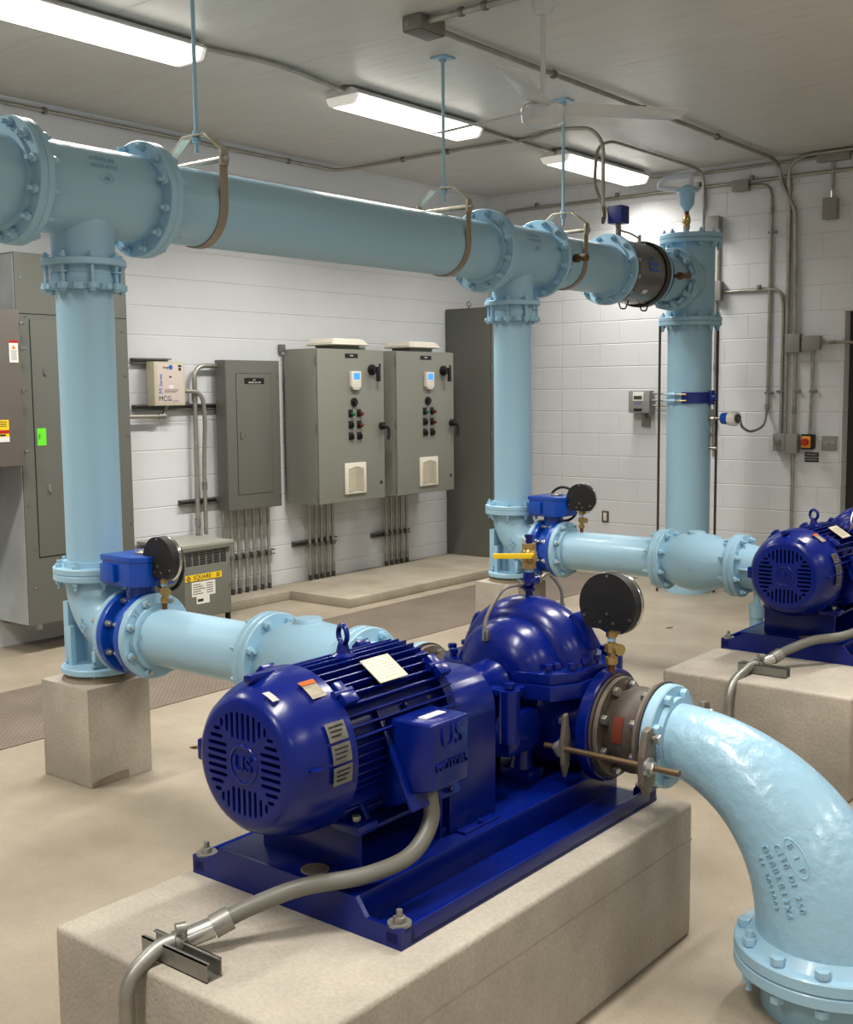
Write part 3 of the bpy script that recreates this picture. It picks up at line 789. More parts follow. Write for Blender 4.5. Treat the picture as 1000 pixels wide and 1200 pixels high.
t = thing('floor_flange_pipe', 'light blue flanged pipe stub rising from the floor below the foreground elbow', 'pipe', (xe+RE, Y1, 0))
MB().cyl((xe+RE, Y1, 0), (xe+RE, Y1, zb-.03), .171, 44).part('pipe_barrel', 'aqua', t)
MB().lathe([(-.045, 0), (-.045, F12-.004), (-.041, F12), (-.015, F12), (-.0115, F12-.004), (-.0115, 0)], (xe+RE, Y1, zb), Z, 64).part('pipe_flange', 'aqua', t)

for sgn, lab in ((-1, 'rusty control rod with triangular brackets on the near side of the rubber joint'), (1, 'control rod on the far side of the rubber joint behind the near pump')):
    t = thing('control_rod', lab, 'control rod', (-1.55, Y1+sgn*.188, .6), 'expansion joint control rods')
    yr, zr = Y1+sgn*.188, .602
    MB().cyl((-1.745, yr, zr), (-1.33, yr, zr), .0085, 12).part('rod', 'bronze', t)
    for xx, w_, nm in ((-1.69, .012, 1), (-1.443, .02, -1)):
        poly = [(-.018*1, .095), (.012, .1), (.05, .03), (.052, -.045), (.015, -.1), (-.03, -.085), (-.045, -.03)]
        poly = [(-sgn*p[0]*-1*-1, p[1]) for p in poly]
        kq = .9 if nm == -1 else .45
        poly = [(sgn*(-.03)*kq+(-sgn)*p[0]*-kq, p[1]) for p in [(-.005, .1), (.03, .095), (.052, .03), (.05, -.045), (.02, -.085), (-.022, -.05), (-.03, .0), (-.026, .04)]]
        MB().prism(poly, (xx, yr, zr), Y, Z, X, w_, .003).part('bracket', 'ironplate', t)
        b = MB(); e = -1 if nm == 1 else 1; x_ = xx if nm == 1 else xx+w_
        b.cyl((x_, yr, zr), (x_+e*.008, yr, zr), .026, 20); b.hexa((x_+e*.008, yr, zr), X*e, .017, .014); b.part('nut', 'zinc', t)
        one_bolt(t, (x_+e*.004, yr-sgn*.03, zr+.07), X*e, .008, .014, 'zinc', 'bracket_bolt')

# ------------------------------------------------------------------ pump set
XS, ZS = -1.885, .78
BT = .487      # deck of the base
XP = -1.905    # pump axis
def baseplate():
    t = thing('pump_skid', 'dark blue steel baseplate under the near pump and motor', 'pump base', (-1.885, 2.4, .4), 'pump bases')
    y0, y1 = 1.82, 2.985; x0, x1 = -2.228, -1.544; d0, d1 = -2.135, -1.675
    b = MB(); b.box(d0, d1, y0+.004, y1, .402, BT, .004); b.part('deck', 'blue_smooth', t)
    b = MB(); b.box(x0, x1, y0+.01, y1, .4005, .412); b.box(x1-.012, x1, y0+.03, y1, .401, .446, .003); b.box(x0, x0+.012, y0+.03, y1, .401, .446, .003)
    b.part('drip_rim', 'blue_smooth', t)
    b = MB(); b.prism([(x0, .4005), (x1, .4005), (x1, .447), (d1+.03, .447), (d1, BT), (d0+.02, BT), (d0-.02, .462), (d0-.05, .447), (x0, .447)], (0, y0, 0), X, Z, Y, .012)
    b.part('end_plate', 'blue_smooth', t)
    for x in (x0+.024, x1-.026):
        for y in (y0+.026, y1-.026):
            MB().box(x-.026, x+.026, y-.026, y+.03, .401, .445, .01, 3).part('anchor_lug', 'blue_smooth', t)
            b = MB(); b.cyl((x, y, .445), (x, y, .451), .027, 22); b.hexa((x, y, .451), Z, .015, .012); b.cyl((x, y, .46), (x, y, .478), .007, 10); b.part('anchor_bolt', 'galv', t)
    b = MB(); b.ring((-1.85, 1.872, BT-.001), Z, 0, .004, .025, .034, 24, .001); b.cyl((-1.85, 1.872, BT-.001), (-1.85, 1.872, BT+.0015), .026, 24); b.part('grout_hole', 'ironplate', t)
    b = MB(); px0, px1, py0, py1 = -2.06, -1.74, 1.905, 2.22
    b.box(px0, px1, py0, py0+.012, BT, .592, .003); b.box(px0, px1, py1-.012, py1, BT, .592, .003); b.box(px0, px1, py0, py1, .582, .594, .003)
    b.box(px1-.04, px1+.0, py1+.0, py1+.05, BT+.001, BT+.02, .003)
    b.part('motor_pedestal', 'blue_smooth', t)
    return t

def cyl_patch(b, th0, th1, y0, y1, r, n=5):
    vs = []
    for k in range(n+1):
        a = th0+(th1-th0)*k/n
        vs.append([b.bm.verts.new((XS+math.cos(a)*r, y, ZS+math.sin(a)*r)) for y in (y0, y1)])
    f = [b.bm.faces.new((vs[k][0], vs[k][1], vs[k+1][1], vs[k+1][0])) for k in range(n)]
    bmesh.ops.solidify(b.bm, geom=f, thickness=.0012)
    return b
def tang(th):   # frame on the motor surface: normal, up-direction
    return V((math.cos(th), 0, math.sin(th))), V((-math.sin(th), 0, math.cos(th)))

def motor():
    t = thing('electric_motor', 'dark blue finned electric motor on the near pump in the foreground', 'motor', (XS, 1.95, .594), 'pump motors')
    f0 = 1.69
    # fan cover with slots cut into its face
    b = MB(); b.lathe([(0, 0), (0, .138), (.004, .147), (.016, .158), (.05, .174), (.1, .188), (.13, .192), (.165, .194), (.165, 0)], (XS, f0, ZS), Y, 64)
    me = b.mesh('fan_cover', 'blue', (0, 0, 0), 38)
    cov = bpy.data.objects.new('fan_cover', me); COL.objects.link(cov)
    c = MB()
    def slot(x, z, w, h):
        n = 5; r_ = min(w, h)/2; pl = []
        if h > w:
            for k in range(n+1): a = PI*k/n; pl.append((x+math.cos(a)*r_, z+h/2-r_+math.sin(a)*r_))
            for k in range(n+1): a = PI+PI*k/n; pl.append((x+math.cos(a)*r_, z-h/2+r_+math.sin(a)*r_))
        else:
            for k in range(n+1): a = -PI/2+PI*k/n; pl.append((x+w/2-r_+math.cos(a)*r_, z+math.sin(a)*r_))
            for k in range(n+1): a = PI/2+PI*k/n; pl.append((x-w/2+r_+math.cos(a)*r_, z+math.sin(a)*r_))
        c.prism(pl, (XS, f0-.02, ZS), X, Z, Y, .11)
    for k in range(-4, 5):
        q = k*.0175; a_ = abs(k)
        lo = .055 if a_ < 3 else (.068 if a_ == 3 else .075)
        hi = (.118, .117, .115, .108, .096)[a_]
        for s in (1, -1):
            slot(q, s*(lo+hi)/2, .0085, hi-lo); slot(s*(lo+hi)/2, q, hi-lo, .0085)
    cme = c.mesh('cut', 'blue', (0, 0, 0), 0); cut = bpy.data.objects.new('cut', cme); COL.objects.link(cut)
    md = cov.modifiers.new('b', 'BOOLEAN'); md.operation = 'DIFFERENCE'; md.object = cut; md.solver = 'EXACT'
    dg = bpy.context.evaluated_depsgraph_get()
    nm = bpy.data.meshes.new_from_object(cov.evaluated_get(dg))
    bpy.data.objects.remove(cov); bpy.data.objects.remove(cut)
    nm.transform(Matrix.Translation(-ORG[t])); nm.name = 'fan_cover'
    nm.materials.clear(); nm.materials.append(M['blue'])
    nm.polygons.foreach_set('use_smooth', [True]*len(nm.polygons)); nm.set_sharp_from_angle(angle=math.radians(32))
    o = bpy.data.objects.new('fan_cover', nm); COL.objects.link(o); o.parent = t; ORG[o] = ORG[t]
    b = MB(); b.torus((XS, f0, ZS), Y, .042, .0035, 36, 8); b.text('US', .05, .007, (XS, f0+.002, ZS), X, Z); b.part('cast_emblem', 'blue', o, smooth=30)
    b = MB(); b.obox((XS-.16, f0+.03, ZS), X, Y, Z, .03, .03, .05, .006); b.obox((XS+.176, f0+.05, ZS+.01), X, Y, Z, .02, .03, .008, .003); b.part('cover_clip', 'blue', o)
    nr, up = tang(math.radians(97)); b = MB(); b.obox(V((XS, f0+.075, ZS))+nr*.184, up, Y, nr, .03, .075, .018, .006); b.part('cover_lug', 'blue', o)
    # stickers on the cover
    b = MB(); cyl_patch(b, math.radians(62), math.radians(74), f0+.016, f0+.036, .1735); b.part('serial_sticker', 'sticker', o)
    b = MB(); cyl_patch(b, math.radians(50), math.radians(66), f0+.095, f0+.14, .194); wl = b.part('warning_label', 'plate_beige', o)
    b = MB(); cyl_patch(b, math.radians(62), math.radians(66), f0+.094, f0+.141, .1955); b.part('warning_band', 'orange', wl)
    for k in range(3):
        a = math.radians(31-k*14.5)
        b = MB(); cyl_patch(b, a-math.radians(12.5), a, f0+.086, f0+.146, .1935); pl = b.part('rating_plate', 'plate', o)
        b = MB()
        for j in range(3): cyl_patch(b, a-math.radians(3.4+j*3), a-math.radians(2.4+j*3), f0+.094, f0+.138-.006*j, .1949, 2)
        b.part('plate_print', 'ink', pl)
    # frame with fins
    ya, yb = f0+.16, 2.245
    b = MB(); b.lathe([(ya, .15), (yb, .15)], (XS, 0, ZS), Y, 48); b.part('stator_frame', 'blue', t)
    b = MB()
    for k in range(46):
        a = 2*PI*k/46; dg_ = math.degrees(a)
        nr, up = tang(a); h = .04
        if -35 < ((dg_+180) % 360-180) < 14: h = .018
        if 245 < dg_ < 295: h = .012
        b.obox(V((XS, (ya+yb)/2, ZS))+nr*(.148+h/2), up, Y, nr, .0052, yb-ya-.01, h, .0018)
    b.part('cooling_fins', 'blue', t)
    b = MB(); b.lathe([(0, .15), (.003, .176), (.035, .176), (.05, .16), (.075, .12), (.08, 0)], (XS, yb-.035, ZS), Y, 48); b.part('end_shield', 'blue', t)
    # lifting lugs with bolts
    for th, y in ((48, f0+.185), (48, 2.215), (132, f0+.185), (132, 2.215)):
        nr, up = tang(math.radians(th)); c = V((XS, y, ZS))+nr*.18
        b = MB(); b.obox(c, up, Y, nr, .06, .03, .045, .006); b.obox(c-up*.02+nr*.018, up, Y, nr, .03, .045, .022, .005); b.cyl(c-Y*.03+nr*.012, c+Y*.03+nr*.012, .011, 12); b.part('lug', 'blue', t)
    b = MB(); b.lathe([(0, .03), (.01, .03), (.016, .018), (.04, .012)], (XS, 2.018, ZS+.178), Z, 16); b.torus((XS, 2.018, ZS+.238), V((.35, 1, 0)), .022, .0065, 24, 10); b.part('eyebolt', 'blue', t)
    # nameplate
    nr, up = tang(math.radians(57)); c = V((XS, 2.045, ZS))+nr*.197
    b = MB(); b.obox(c, up, Y, nr, .078, .1, .0025); np_ = b.part('nameplate', 'plate_beige', t)
    b = MB()
    for k in range(6): b.obox(c+up*(.025-k*.01)+nr*.0015, up, Y, nr, .0035, (.05, .08, .075, .08, .06, .07)[k], .0008)
    b.part('nameplate_print', 'plate', np_)
    # feet
    for sx in (1, -1):
        for y in (f0+.225, 2.19):
            b = MB(); x = XS+sx*.125
            b.box(min(x-.045*sx, x+.045*sx), max(x-.045*sx, x+.045*sx), y-.035, y+.03, .594, .618, .006)
            b.prism([(0, 0), (sx*.075, 0), (sx*.02, .1), (0, .12)], (x-sx*.045, y+.012, .61), X, Z, Y, .014, .003)
            b.part('foot', 'blue', t)
            one_bolt(t, (x+sx*.015, y-.012, .618), Z, .006, .011, 'galv', 'foot_bolt')
    b = MB(); b.box(XS-.1, XS+.1, f0+.2, 2.2, .6, .67, .01); b.part('frame_saddle', 'blue', t)
    # terminal box
    nrm = V((.9, 0, .43)).normalized(); up = V((-.43, 0, .9)).normalized()
    c = V((-1.7, 2.07, .75))
    b = MB(); b.obox(c-nrm*.045, Y, up, nrm, .15, .2, .09, .006); tb = b.part('terminal_box', 'blue', t)
    b = MB(); b.obox(c+nrm*.004, Y, up, nrm, .185, .25, .012, .005); b.part('box_rim', 'blue', tb)
    b = MB()
    q0 = c+nrm*.01
    base = [q0+Y*s*.078+up*v for v in (.1, -.088) for s in (-1, 1)]
    xf = -1.598
    top = [V((xf, 2.07-.068, .846)), V((xf, 2.07+.072, .846)), V((xf, 2.07-.064, .688)), V((xf, 2.07+.07, .688))]
    vs = [b.bm.verts.new(p) for p in base+top]
    for f in ((0, 1, 3, 2), (4, 5, 7, 6), (0, 1, 5, 4), (2, 3, 7, 6), (0, 2, 6, 4), (1, 3, 7, 5)): b.bm.faces.new([vs[i] for i in f])
    bmesh.ops.recalc_face_normals(b.bm, faces=b.bm.faces[:])
    bmesh.ops.bevel(b.bm, geom=b.bm.edges[:], offset=.008, segments=3, affect='EDGES', profile=.5)
    b.part('box_cover', 'blue_smooth', tb)
    b = MB(); b.text('US', .072, .006, (xf-.001, 2.074, .806), Y, Z); b.part('raised_initials', 'blue_smooth', tb, smooth=0)
    b = MB(); b.text('MOTORS', .029, .006, (xf-.001, 2.072, .742), Y, Z); b.part('raised_word', 'blue_smooth', tb, smooth=0)
    b = MB(); p = (base[0]+base[1]+top[0]+top[1])/4; w_ = (top[0]-base[0]).normalized(); n2 = Y.cross(w_)*-1
    if n2.z < 0: n2 = -n2
    b.obox(p+n2*.001+w_*.012, Y, w_, n2, .075, .024, .002); b.part('box_sticker', 'sticker', tb)
    for yy, vv in ((0, .112), (.05, -.112)): one_bolt(tb, c+nrm*.012+Y*yy+up*vv, nrm, .004, .008, 'blue', 'cover_screw')
    return t

def guard():
    t = thing('coupling_guard', 'dark blue sheet metal coupling guard between near motor and pump', 'coupling guard', (XS, 2.33, BT), 'coupling guards')
    w_ = .158; b = MB(); y0, y1 = 2.235, 2.43; r_ = .1
    prof = []
    for k in range(9): a = PI*k/8/2; prof.append((w_-r_+math.cos(PI/2*k/8)*r_, .872-r_+math.sin(PI/2*k/8)*r_))
    prof = [(w_, BT+.002)]+prof
    prof = prof+[(-x, z) for x, z in prof[::-1]]
    b.prism(prof, (XS, y0, 0), X, Z, Y, y1-y0, .004); b.part('guard_shell', 'blue_smooth', t, smooth=25)
    for s in (1, -1):
        xa_, xb_ = sorted((XS+s*w_, XS+s*(w_+.03))); MB().box(xa_, xb_, y0+.02, y1-.02, BT, BT+.006, .002).part('mounting_flange', 'blue_smooth', t)
    for s in (1, -1): one_bolt(t, (XS+s*(w_+.018), y0+.1, BT+.006), Z, .004, .008, 'blue', 'guard_bolt')
    return t

def pump():
    yc = Y1-.03; zp = ZS+.005; XS = XP
    t = thing('split_case_pump', 'dark blue split case pump with humped casing in the foreground', 'pump', (XS, yc, BT), 'pumps')
    # upper casing: central volute hump and two suction lobes
    b = MB()
    b.lathe([(-.09, .02), (-.09, .12), (-.082, .165), (-.06, .19), (-.03, .203), (.0, .207), (.03, .203), (.06, .19), (.082, .165), (.09, .12), (.09, .02)], (XS, yc, zp), Y, 56, 1.08, 1.)
    b.lathe([(-.2, .02), (-.2, .07), (-.19, .1), (-.165, .135), (-.13, .152), (-.09, .156), (-.05, .15), (.05, .15), (.09, .156), (.13, .152), (.165, .135), (.19, .1), (.2, .07), (.2, .02)], (XS, yc, zp), Y, 48, 1.05, 1.)
    for v in b.bm.verts:
        if v.co.z > zp: pass
    g = b.bm.verts[:]+b.bm.edges[:]+b.bm.faces[:]
    bmesh.ops.bisect_plane(b.bm, geom=g, plane_co=(0, 0, zp-.01), plane_no=(0, 0, 1), clear_inner=True)
    up_ = b.part('upper_casing', 'blue', t)
    b = MB(); nr = V((math.cos(math.radians(33)), 0, math.sin(math.radians(33))))
    b.obox(V((XS, yc+.02, zp))+nr*.212, Y, nr, nr.cross(Y), .06, .035, .12, .015); b.part('casing_lug', 'blue', up_)
    b = MB(); nr = V((math.cos(math.radians(158)), 0, math.sin(math.radians(158))))
    b.obox(V((XS, yc+.03, zp))+nr*.222, Y, nr, nr.cross(Y), .05, .05, .09, .02); b.part('casing_lug', 'blue', up_)
    # parting flange
    def outline(e):
        return [(-.235-e, -.1), (-.19-e, -.175-e), (-.09, -.2-e), (.09, -.2-e), (.19+e, -.175-e), (.235+e, -.1), (.235+e, .1), (.19+e, .175+e), (.09, .2+e), (-.09, .2+e), (-.19-e, .175+e), (-.235-e, .1)]
    MB().prism(outline(0), (XS, yc, zp-.004), X, Y, Z, .03, .005).part('upper_flange', 'blue', t)
    MB().prism(outline(.006), (XS, yc, zp-.05), X, Y, Z, .045, .006).part('lower_flange', 'blue', t)
    ol = outline(-.022); n = len(ol)
    spots = []
    for i in range(n):
        p, q = V(ol[i]+(0,)), V(ol[(i+1) % n]+(0,)); m = max(1, round((q-p).length/.075))
        for k in range(m): spots.append(p.lerp(q, k/m))
    for s in spots:
        one_bolt(t, (XS+s.x, yc+s.y, zp+.03), Z, .01, .014, 'blue', 'casing_bolt')
    # lower casing
    b = MB(); b.lathe([(-.16, .06), (-.15, .12), (-.1, .16), (0, .17), (.1, .16), (.15, .12), (.16, .06)], (XS, yc, zp-.04), Y, 40, 1.1, 1.1)
    bmesh.ops.bisect_plane(b.bm, geom=b.bm.verts[:]+b.bm.edges[:]+b.bm.faces[:], plane_co=(0, 0, zp-.03), plane_no=(0, 0, -1), clear_inner=True)
    b.part('lower_casing', 'blue', t)
    b = MB(); b.lathe([(-.25, .1), (-.12, .14), (0, .152), (.12, .146), (.19, .126), (.24, .12)], (XS, Y1, ZD), X, 44); b.part('nozzles', 'blue', t)
    b = MB(); b.lathe([(0, 0), (0, .156), (.005, .163), (.034, .163), (.038, .158), (.038, 0)], (-1.666, Y1, ZD), X, 48); b.part('suction_flange', 'blue', t)
    b = MB(); b.lathe([(0, 0), (0, .158), (.004, .163), (.034, .163), (.038, .158), (.038, 0)], (-2.17, Y1, ZD), X, 48); b.part('discharge_flange', 'blue', t)
    # bearing brackets: cradle walls with a window and a bearing cap
    for s in (-1, 1):
        b = MB(); y_a = yc+s*.2
        b.lathe([(0, .085), (.02, .07), (.09, .062), (.1, .066), (.14, .066), (.145, .05), (.145, 0)], (XS, y_a-s*.02, zp-.02), Y*s, 32)
        b.part('bearing_housing', 'blue', t)
        b = MB()
        for sx in (1, -1):
            x = XS+sx*.125
            b.cyl((x, yc+s*.285, zp-.15), (x, yc+s*.285, zp-.003), .03, 18)
            b.obox((x-sx*.012, yc+s*.22, zp-.135), X, Y, Z, .05, .17, .12, .02)
            b.obox((x-sx*.02, yc+s*.21, zp-.025), X, Y, Z, .03, .12, .03, .01)
        b.obox((XS, yc+s*.25, zp-.16), X, Y, Z, .22, .12, .08, .025)
        b.obox((XS, yc+s*.285, zp-.012), X, Y, Z, .27, .05, .02, .006)
        b.part('bearing_bracket', 'blue', t)
        for sx in (1, -1): one_bolt(t, (XS+sx*.125, yc+s*.285, zp-.002), Z, .004, .016, 'blue', 'bracket_bolt')
    # feet
    for sx in (1, -1):
        for sy in (-1, 1):
            if sy == 1 and sx == -1: pass
            b = MB(); x, y = XS+sx*.075, yc+sy*.15
            pts = [(x+sx*.0, y, BT+.02), (x+sx*.0, y+.0, BT+.06), (x-sx*.005, y-sy*.01, BT+.12), (x-sx*.02, y-sy*.03, BT+.2)]
            b.tube(pts, [.04, .03, .035, .06], 14); b.box(x-.045, x+.05, y-.04, y+.04, BT, BT+.035, .006)
            b.part('foot', 'blue', t)
            one_bolt(t, (x+sx*.015, y-.005, BT+.035), Z, .006, .013, 'blue', 'foot_bolt')
    # stickers and vent piping
    nr = V((.62, -.55, .56)).normalized(); c = V((XS+.095, yc-.152, zp+.1))
    nr = V((math.cos(math.radians(50))*.9, -.45, math.sin(math.radians(50))*.9)).normalized(); tg = V((-math.sin(math.radians(50)), 0, math.cos(math.radians(50)))); sd = nr.cross(tg)
    b = MB(); b.obox(c, tg, sd, nr, .058, .024, .002); b.part('casing_sticker', 'sticker', up_)
    zt = zp+.205
    b = MB(); b.cyl((XS, yc, zt-.01), (XS, yc, zt+.04), .0115, 14); b.hexa((XS, yc, zt+.014), Z, .018, .01)
    b.sphere((XS, yc, zt+.042), .021, 16); b.cyl((XS, yc, zt+.035), (XS, yc, zt+.072), .018, 16)
    b.cyl((XS, yc-.036, zt+.042), (XS, yc+.036, zt+.042), .016, 14); b.lathe([(0, .03), (.005, .026), (.01, .02)], (XS, yc, zt-.01), Z, 16)
    b.part('vent_cross', 'blue', t)
    b = MB(); b.cyl((XS, yc, zt+.07), (XS, yc, zt+.088), .0115, 12); b.part('thread_tape', 'tape', t)
    for s, p0, p1, p2, p3 in ((-1, (XS, yc-.036, zt+.042), (XS-.015, yc-.12, zt+.03), (XS-.03, yc-.18, zt-.05), (XS-.02, yc-.192, zp+.1)),
                              (1, (XS, yc+.036, zt+.042), (XS, yc+.11, zt+.05), (XS+.015, yc+.155, zt-.005), (XS+.01, yc+.165, zp+.13))):
        b = MB(); b.hexa(p0, V((0, s, 0)), .013, .022); b.hexa((p3[0], p3[1], p3[2]), Z, .011, .03); b.tube(spline([V(p0)+V((0, s*.02, 0)), p1, p2, p3]), .0058, 8); b.part('flush_tube', 'ss', t)
    b = MB(); b.obox((XS+.155, Y1-.13, zp+.03), V((1, -.8, 0)), V((.8, 1, 0)), Z, .06, .02, .03, .004); b.part('drain_plug', 'blue', t)
    return t
def ball_valve():
    yc = Y1-.03; zb_ = ZS+.005+.205+.082; XS = XP
    t = thing('ball_valve', 'brass ball valve with yellow lever on top of the near pump', 'ball valve', (XS, yc, zb_))
    b = MB(); b.hexa((XS, yc, zb_), Z, .021, .018); b.lathe([(.015, .017), (.025, .024), (.05, .024), (.06, .017)], (XS, yc, zb_), Z, 18); b.hexa((XS, yc, zb_+.056), Z, .021, .02); b.cyl((XS, yc-.0, zb_+.038), (XS+.035, yc-.02, zb_+.038), .009, 10); b.part('valve_body', 'brass', t)
    b = MB(); b.cyl((XS, yc, zb_+.076), (XS, yc, zb_+.1), .011, 10); b.hexa((XS, yc, zb_+.092), Z, .014, .01); b.part('plug', 'blue', t)
    d = V((-.8, -.6, 0)); b = MB(); b.obox(V((XS+.03, yc-.02, zb_+.042))+d*.06, d, V((.6, -.8, 0)), Z, .12, .006, .016, .002); b.part('lever', 'lever', t)
    return t
base1 = baseplate(); motor1 = motor(); guard1 = guard(); pump1 = pump(); bvl = ball_valve()
OFF2 = (0, 3.1, .015)
dup(base1, OFF2, 'dark blue steel baseplate under the far pump at right edge')
dup(motor1, OFF2, 'dark blue finned electric motor of the far pump, cut by the right edge')
dup(guard1, OFF2, 'dark blue coupling guard behind the far motor at right edge')
dup(pump1, (0, DY+.005, .015), 'dark blue split case pump behind the far motor at right edge')
g3 = dup(g1, (-1.635+3.655, -.01, .152-.11), 'large black-backed pressure gauge above the near pump suction flange')

# conduits to the motors
def motor_feed(off, lab_a, lab_b, far):
    ox, oy, oz = off
    def P(*l): return [V(p)+V(off) for p in l]
    t = thing('flexible_conduit', lab_a, 'conduit', V((-1.66, 2.07, .64))+V(off), 'motor flexible conduits')
    b = MB(); b.tube(spline(P((-1.655, 2.06, .665), (-1.64, 2.045, .6), (-1.64, 1.97, .543), (-1.68, 1.86, .522), (-1.76, 1.74, .515), (-1.83, 1.655, .483), (-1.86, 1.6, .463))), .0195, 16); b.part('flex_hose', 'flex', t)
    b = MB(); b.tube(P((-1.853, 1.612, .467), (-1.872, 1.578, .452)), .026, 18); b.part('hose_clamp', 'galv', t)
    b = MB(); b.tube(P((-1.872, 1.578, .452), (-1.9, 1.53, .438)), .0225, 16); b.part('connector', 'zinc', t)
    t2 = thing('rigid_conduit', lab_b, 'conduit', V((-1.9, 1.4, 0))+V(off), 'rigid conduits on pump pads')
    yb = 1.395 if not far else 4.35-oy
    b = MB(); b.tube(fillet(P((-1.9, 1.53, .438), (-1.925, 1.48, .435), (-1.935, yb, .39), (-1.94, yb, .0-oz)), .09, 8), .0175, 16); b.part('conduit_pipe', 'galv', t2)
    b = MB(); b.tube(P((-1.905, 1.52, .437), (-1.912, 1.503, .437)), .0215, 16); b.obox(V((-1.895, 1.51, .462))+V(off), X, Y, Z, .02, .012, .03, .003); b.cyl(V((-1.9, 1.5, .468))+V(off), V((-1.89, 1.52, .468))+V(off), .013, 14); b.part('strut_clamp', 'galv', t2)
    t3 = thing('strut_channel', ('steel strut channel offcut on the near pad under the conduit' if not far else 'steel strut channel offcut on the far pad under the conduit'), 'strut', V((-1.88, 1.5, .4))+V(off), 'strut offcuts on pads')
    c = V((-1.875, 1.492, .4))+V(off); b = MB(); x0, x1 = c.x-.105, c.x+.105
    b.box(x0, x1, c.y-.0205, c.y+.0205, c.z, c.z+.003); 
    for s in (-1, 1):
        b.box(x0, x1, min(c.y+s*.0175, c.y+s*.0205), max(c.y+s*.0175, c.y+s*.0205), c.z, c.z+.041); b.box(x0, x1, min(c.y+s*.011, c.y+s*.0205), max(c.y+s*.011, c.y+s*.0205), c.z+.038, c.z+.041)
    b.part('channel', 'galv', t3)
motor_feed((0, 0, 0), 'grey flexible conduit curving from the near motor terminal box', 'bent galvanised conduit dropping over the near pad in the foreground', False)
motor_feed((0, 3.07, .015), 'grey flexible conduit running to the far motor over its pad', 'bent galvanised conduit dropping over the far pad behind the elbow', True)
# adjustable pipe support by the far pump
t = thing('pipe_support', 'light blue adjustable pipe support stand beside the far motor', 'pipe support', (-2.52, Y1+DY, 0))
xx, yy = -2.5, Y1+DY
MB().cyl((xx, yy, 0), (xx, yy, .36), .037, 20).part('post', 'aqua', t)
MB().cyl((xx, yy, .36), (xx, yy, .43), .042, 20).part('collar', 'aqua', t)
MB().cyl((xx, yy, .42), (xx, yy, .53), .018, 14).part('threaded_stem', 'aqua', t)
b = MB(); b.torus((xx, yy, ZD), X, .118, .012, 24, 8, PI*1.0, PI*2.0); b.obox((xx-.02, yy-.13, ZD), X, Y, Z, .06, .03, .008, .002); b.part('saddle', 'aqua', t)

# ------------------------------------------------------------------ pipe hangers
def hanger(y, label):
    t = thing('pipe_hanger', label, 'pipe hanger', (XH, y, 2.7), 'header pipe hangers')
    R = .172; w_ = .045
    def strip(pts, mat, name, th=.006):
        b = MB()
        for (x, z), (x2, z2) in zip(pts, pts[1:]):
            d = V((x2-x, 0, z2-z)); L = d.length; d.normalize()
            b.obox((XH+(x+x2)/2, y, (z+z2)/2), d, Y, d.cross(Y), L+.004, w_, th, .001)
        return b.part(name, mat, t)
    ZT = 2.735
    n = 18; arc = [(-R, ZH+.22)]+[(math.cos(PI+PI*k/n)*R, ZH+math.sin(PI+PI*k/n)*R) for k in range(n+1)]+[(R, ZH+.22)]
    strip(arc, 'bandsteel', 'lower_strap')
    strip([(-R-.006, ZH+.17), (-R-.006, ZH+.235), (-.07, ZT), (.07, ZT), (R+.006, ZH+.235), (R+.006, ZH+.17)], 'hangersteel', 'upper_yoke', .008)
    b = MB(); b.cyl((XH-R-.02, y, ZH+.195), (XH+R+.02, y, ZH+.195), .009, 10); b.cyl((XH-R, y, ZH+.195), (XH+R, y, ZH+.195), .013, 12); b.part('cross_bolt', 'hangersteel', t)
    b = MB()
    for s in (1, -1): b.hexa((XH+s*(R+.01), y, ZH+.195), X*s, .019, .014)
    b.part('nut', 'chrome', t)
    b = MB(); b.cyl((XH, y, ZT-.075), (XH, y, ZC-.01), .0095, 12); b.hexa((XH, y, ZT+.004), Z, .019, .016); b.hexa((XH, y, ZT-.028), Z, .02, .022); b.cyl((XH, y, ZT+.004), (XH, y, ZT+.007), .024, 14); b.part('hanger_rod', 'aqua', t)
    b = MB(); b.box(XH-.05, XH+.05, y-.05, y+.05, ZC-.012, ZC, .002); b.hexa((XH, y, ZC-.028), Z, .02, .016); b.part('ceiling_plate', 'aqua', t)
    return t
h1 = hanger(3.5, 'left clevis hanger with brown strap on the overhead header pipe')
dup(h1, (0, 1.79, 0), 'middle clevis hanger near the middle tee, rod ending in a ceiling plate')
dup(h1, (0, 3.05, 0), 'right clevis hanger between the middle tee and the grey flow meter')

# ------------------------------------------------------------------ left wall equipment
def screw(par, x, y, z, r=.006):
    MB().cyl((x, y, z), (x+.006, y, z), r, 10).part('screw', 'chrome', par)
# main cabinet
t = thing('switchboard_cabinet', 'tall dark grey wall cabinet behind the left riser, green sticker on its door', 'cabinet', (-6.48, 4.34, .18))
MB().box(XL+.002, -6.3, 3.94, 4.742, .185, 2.45, .003).part('body', 'encl_dark', t)
MB().box(XL+.01, -6.31, 3.9355, 3.9405, .19, 2.44).part('side_sheet', 'paneltin', t)
d = MB().box(-6.3, -6.297, 4.03, 4.64, .605, 2.05, .001).part('door', 'encl_dark', t)
MB().box(-6.3, -6.2975, 3.95, 4.735, 2.085, 2.088).part('panel_seam', 'black', t)
b = MB(); b.box(-6.3005, -6.2985, 4.024, 4.03, .6, 2.056); b.box(-6.3005, -6.2985, 4.64, 4.646, .6, 2.056); b.box(-6.3005, -6.2985, 4.03, 4.64, .598, .605); b.part('door_gap', 'black', t)
MB().box(-6.297, -6.2955, 4.045, 4.107, 1.29, 1.395).part('green_sticker', 'green', d)
b = MB(); b.text('TAG', .018, .001, (-6.2955, 4.06, 1.345), Z, -Y); b.part('sticker_print', 'ink', d)
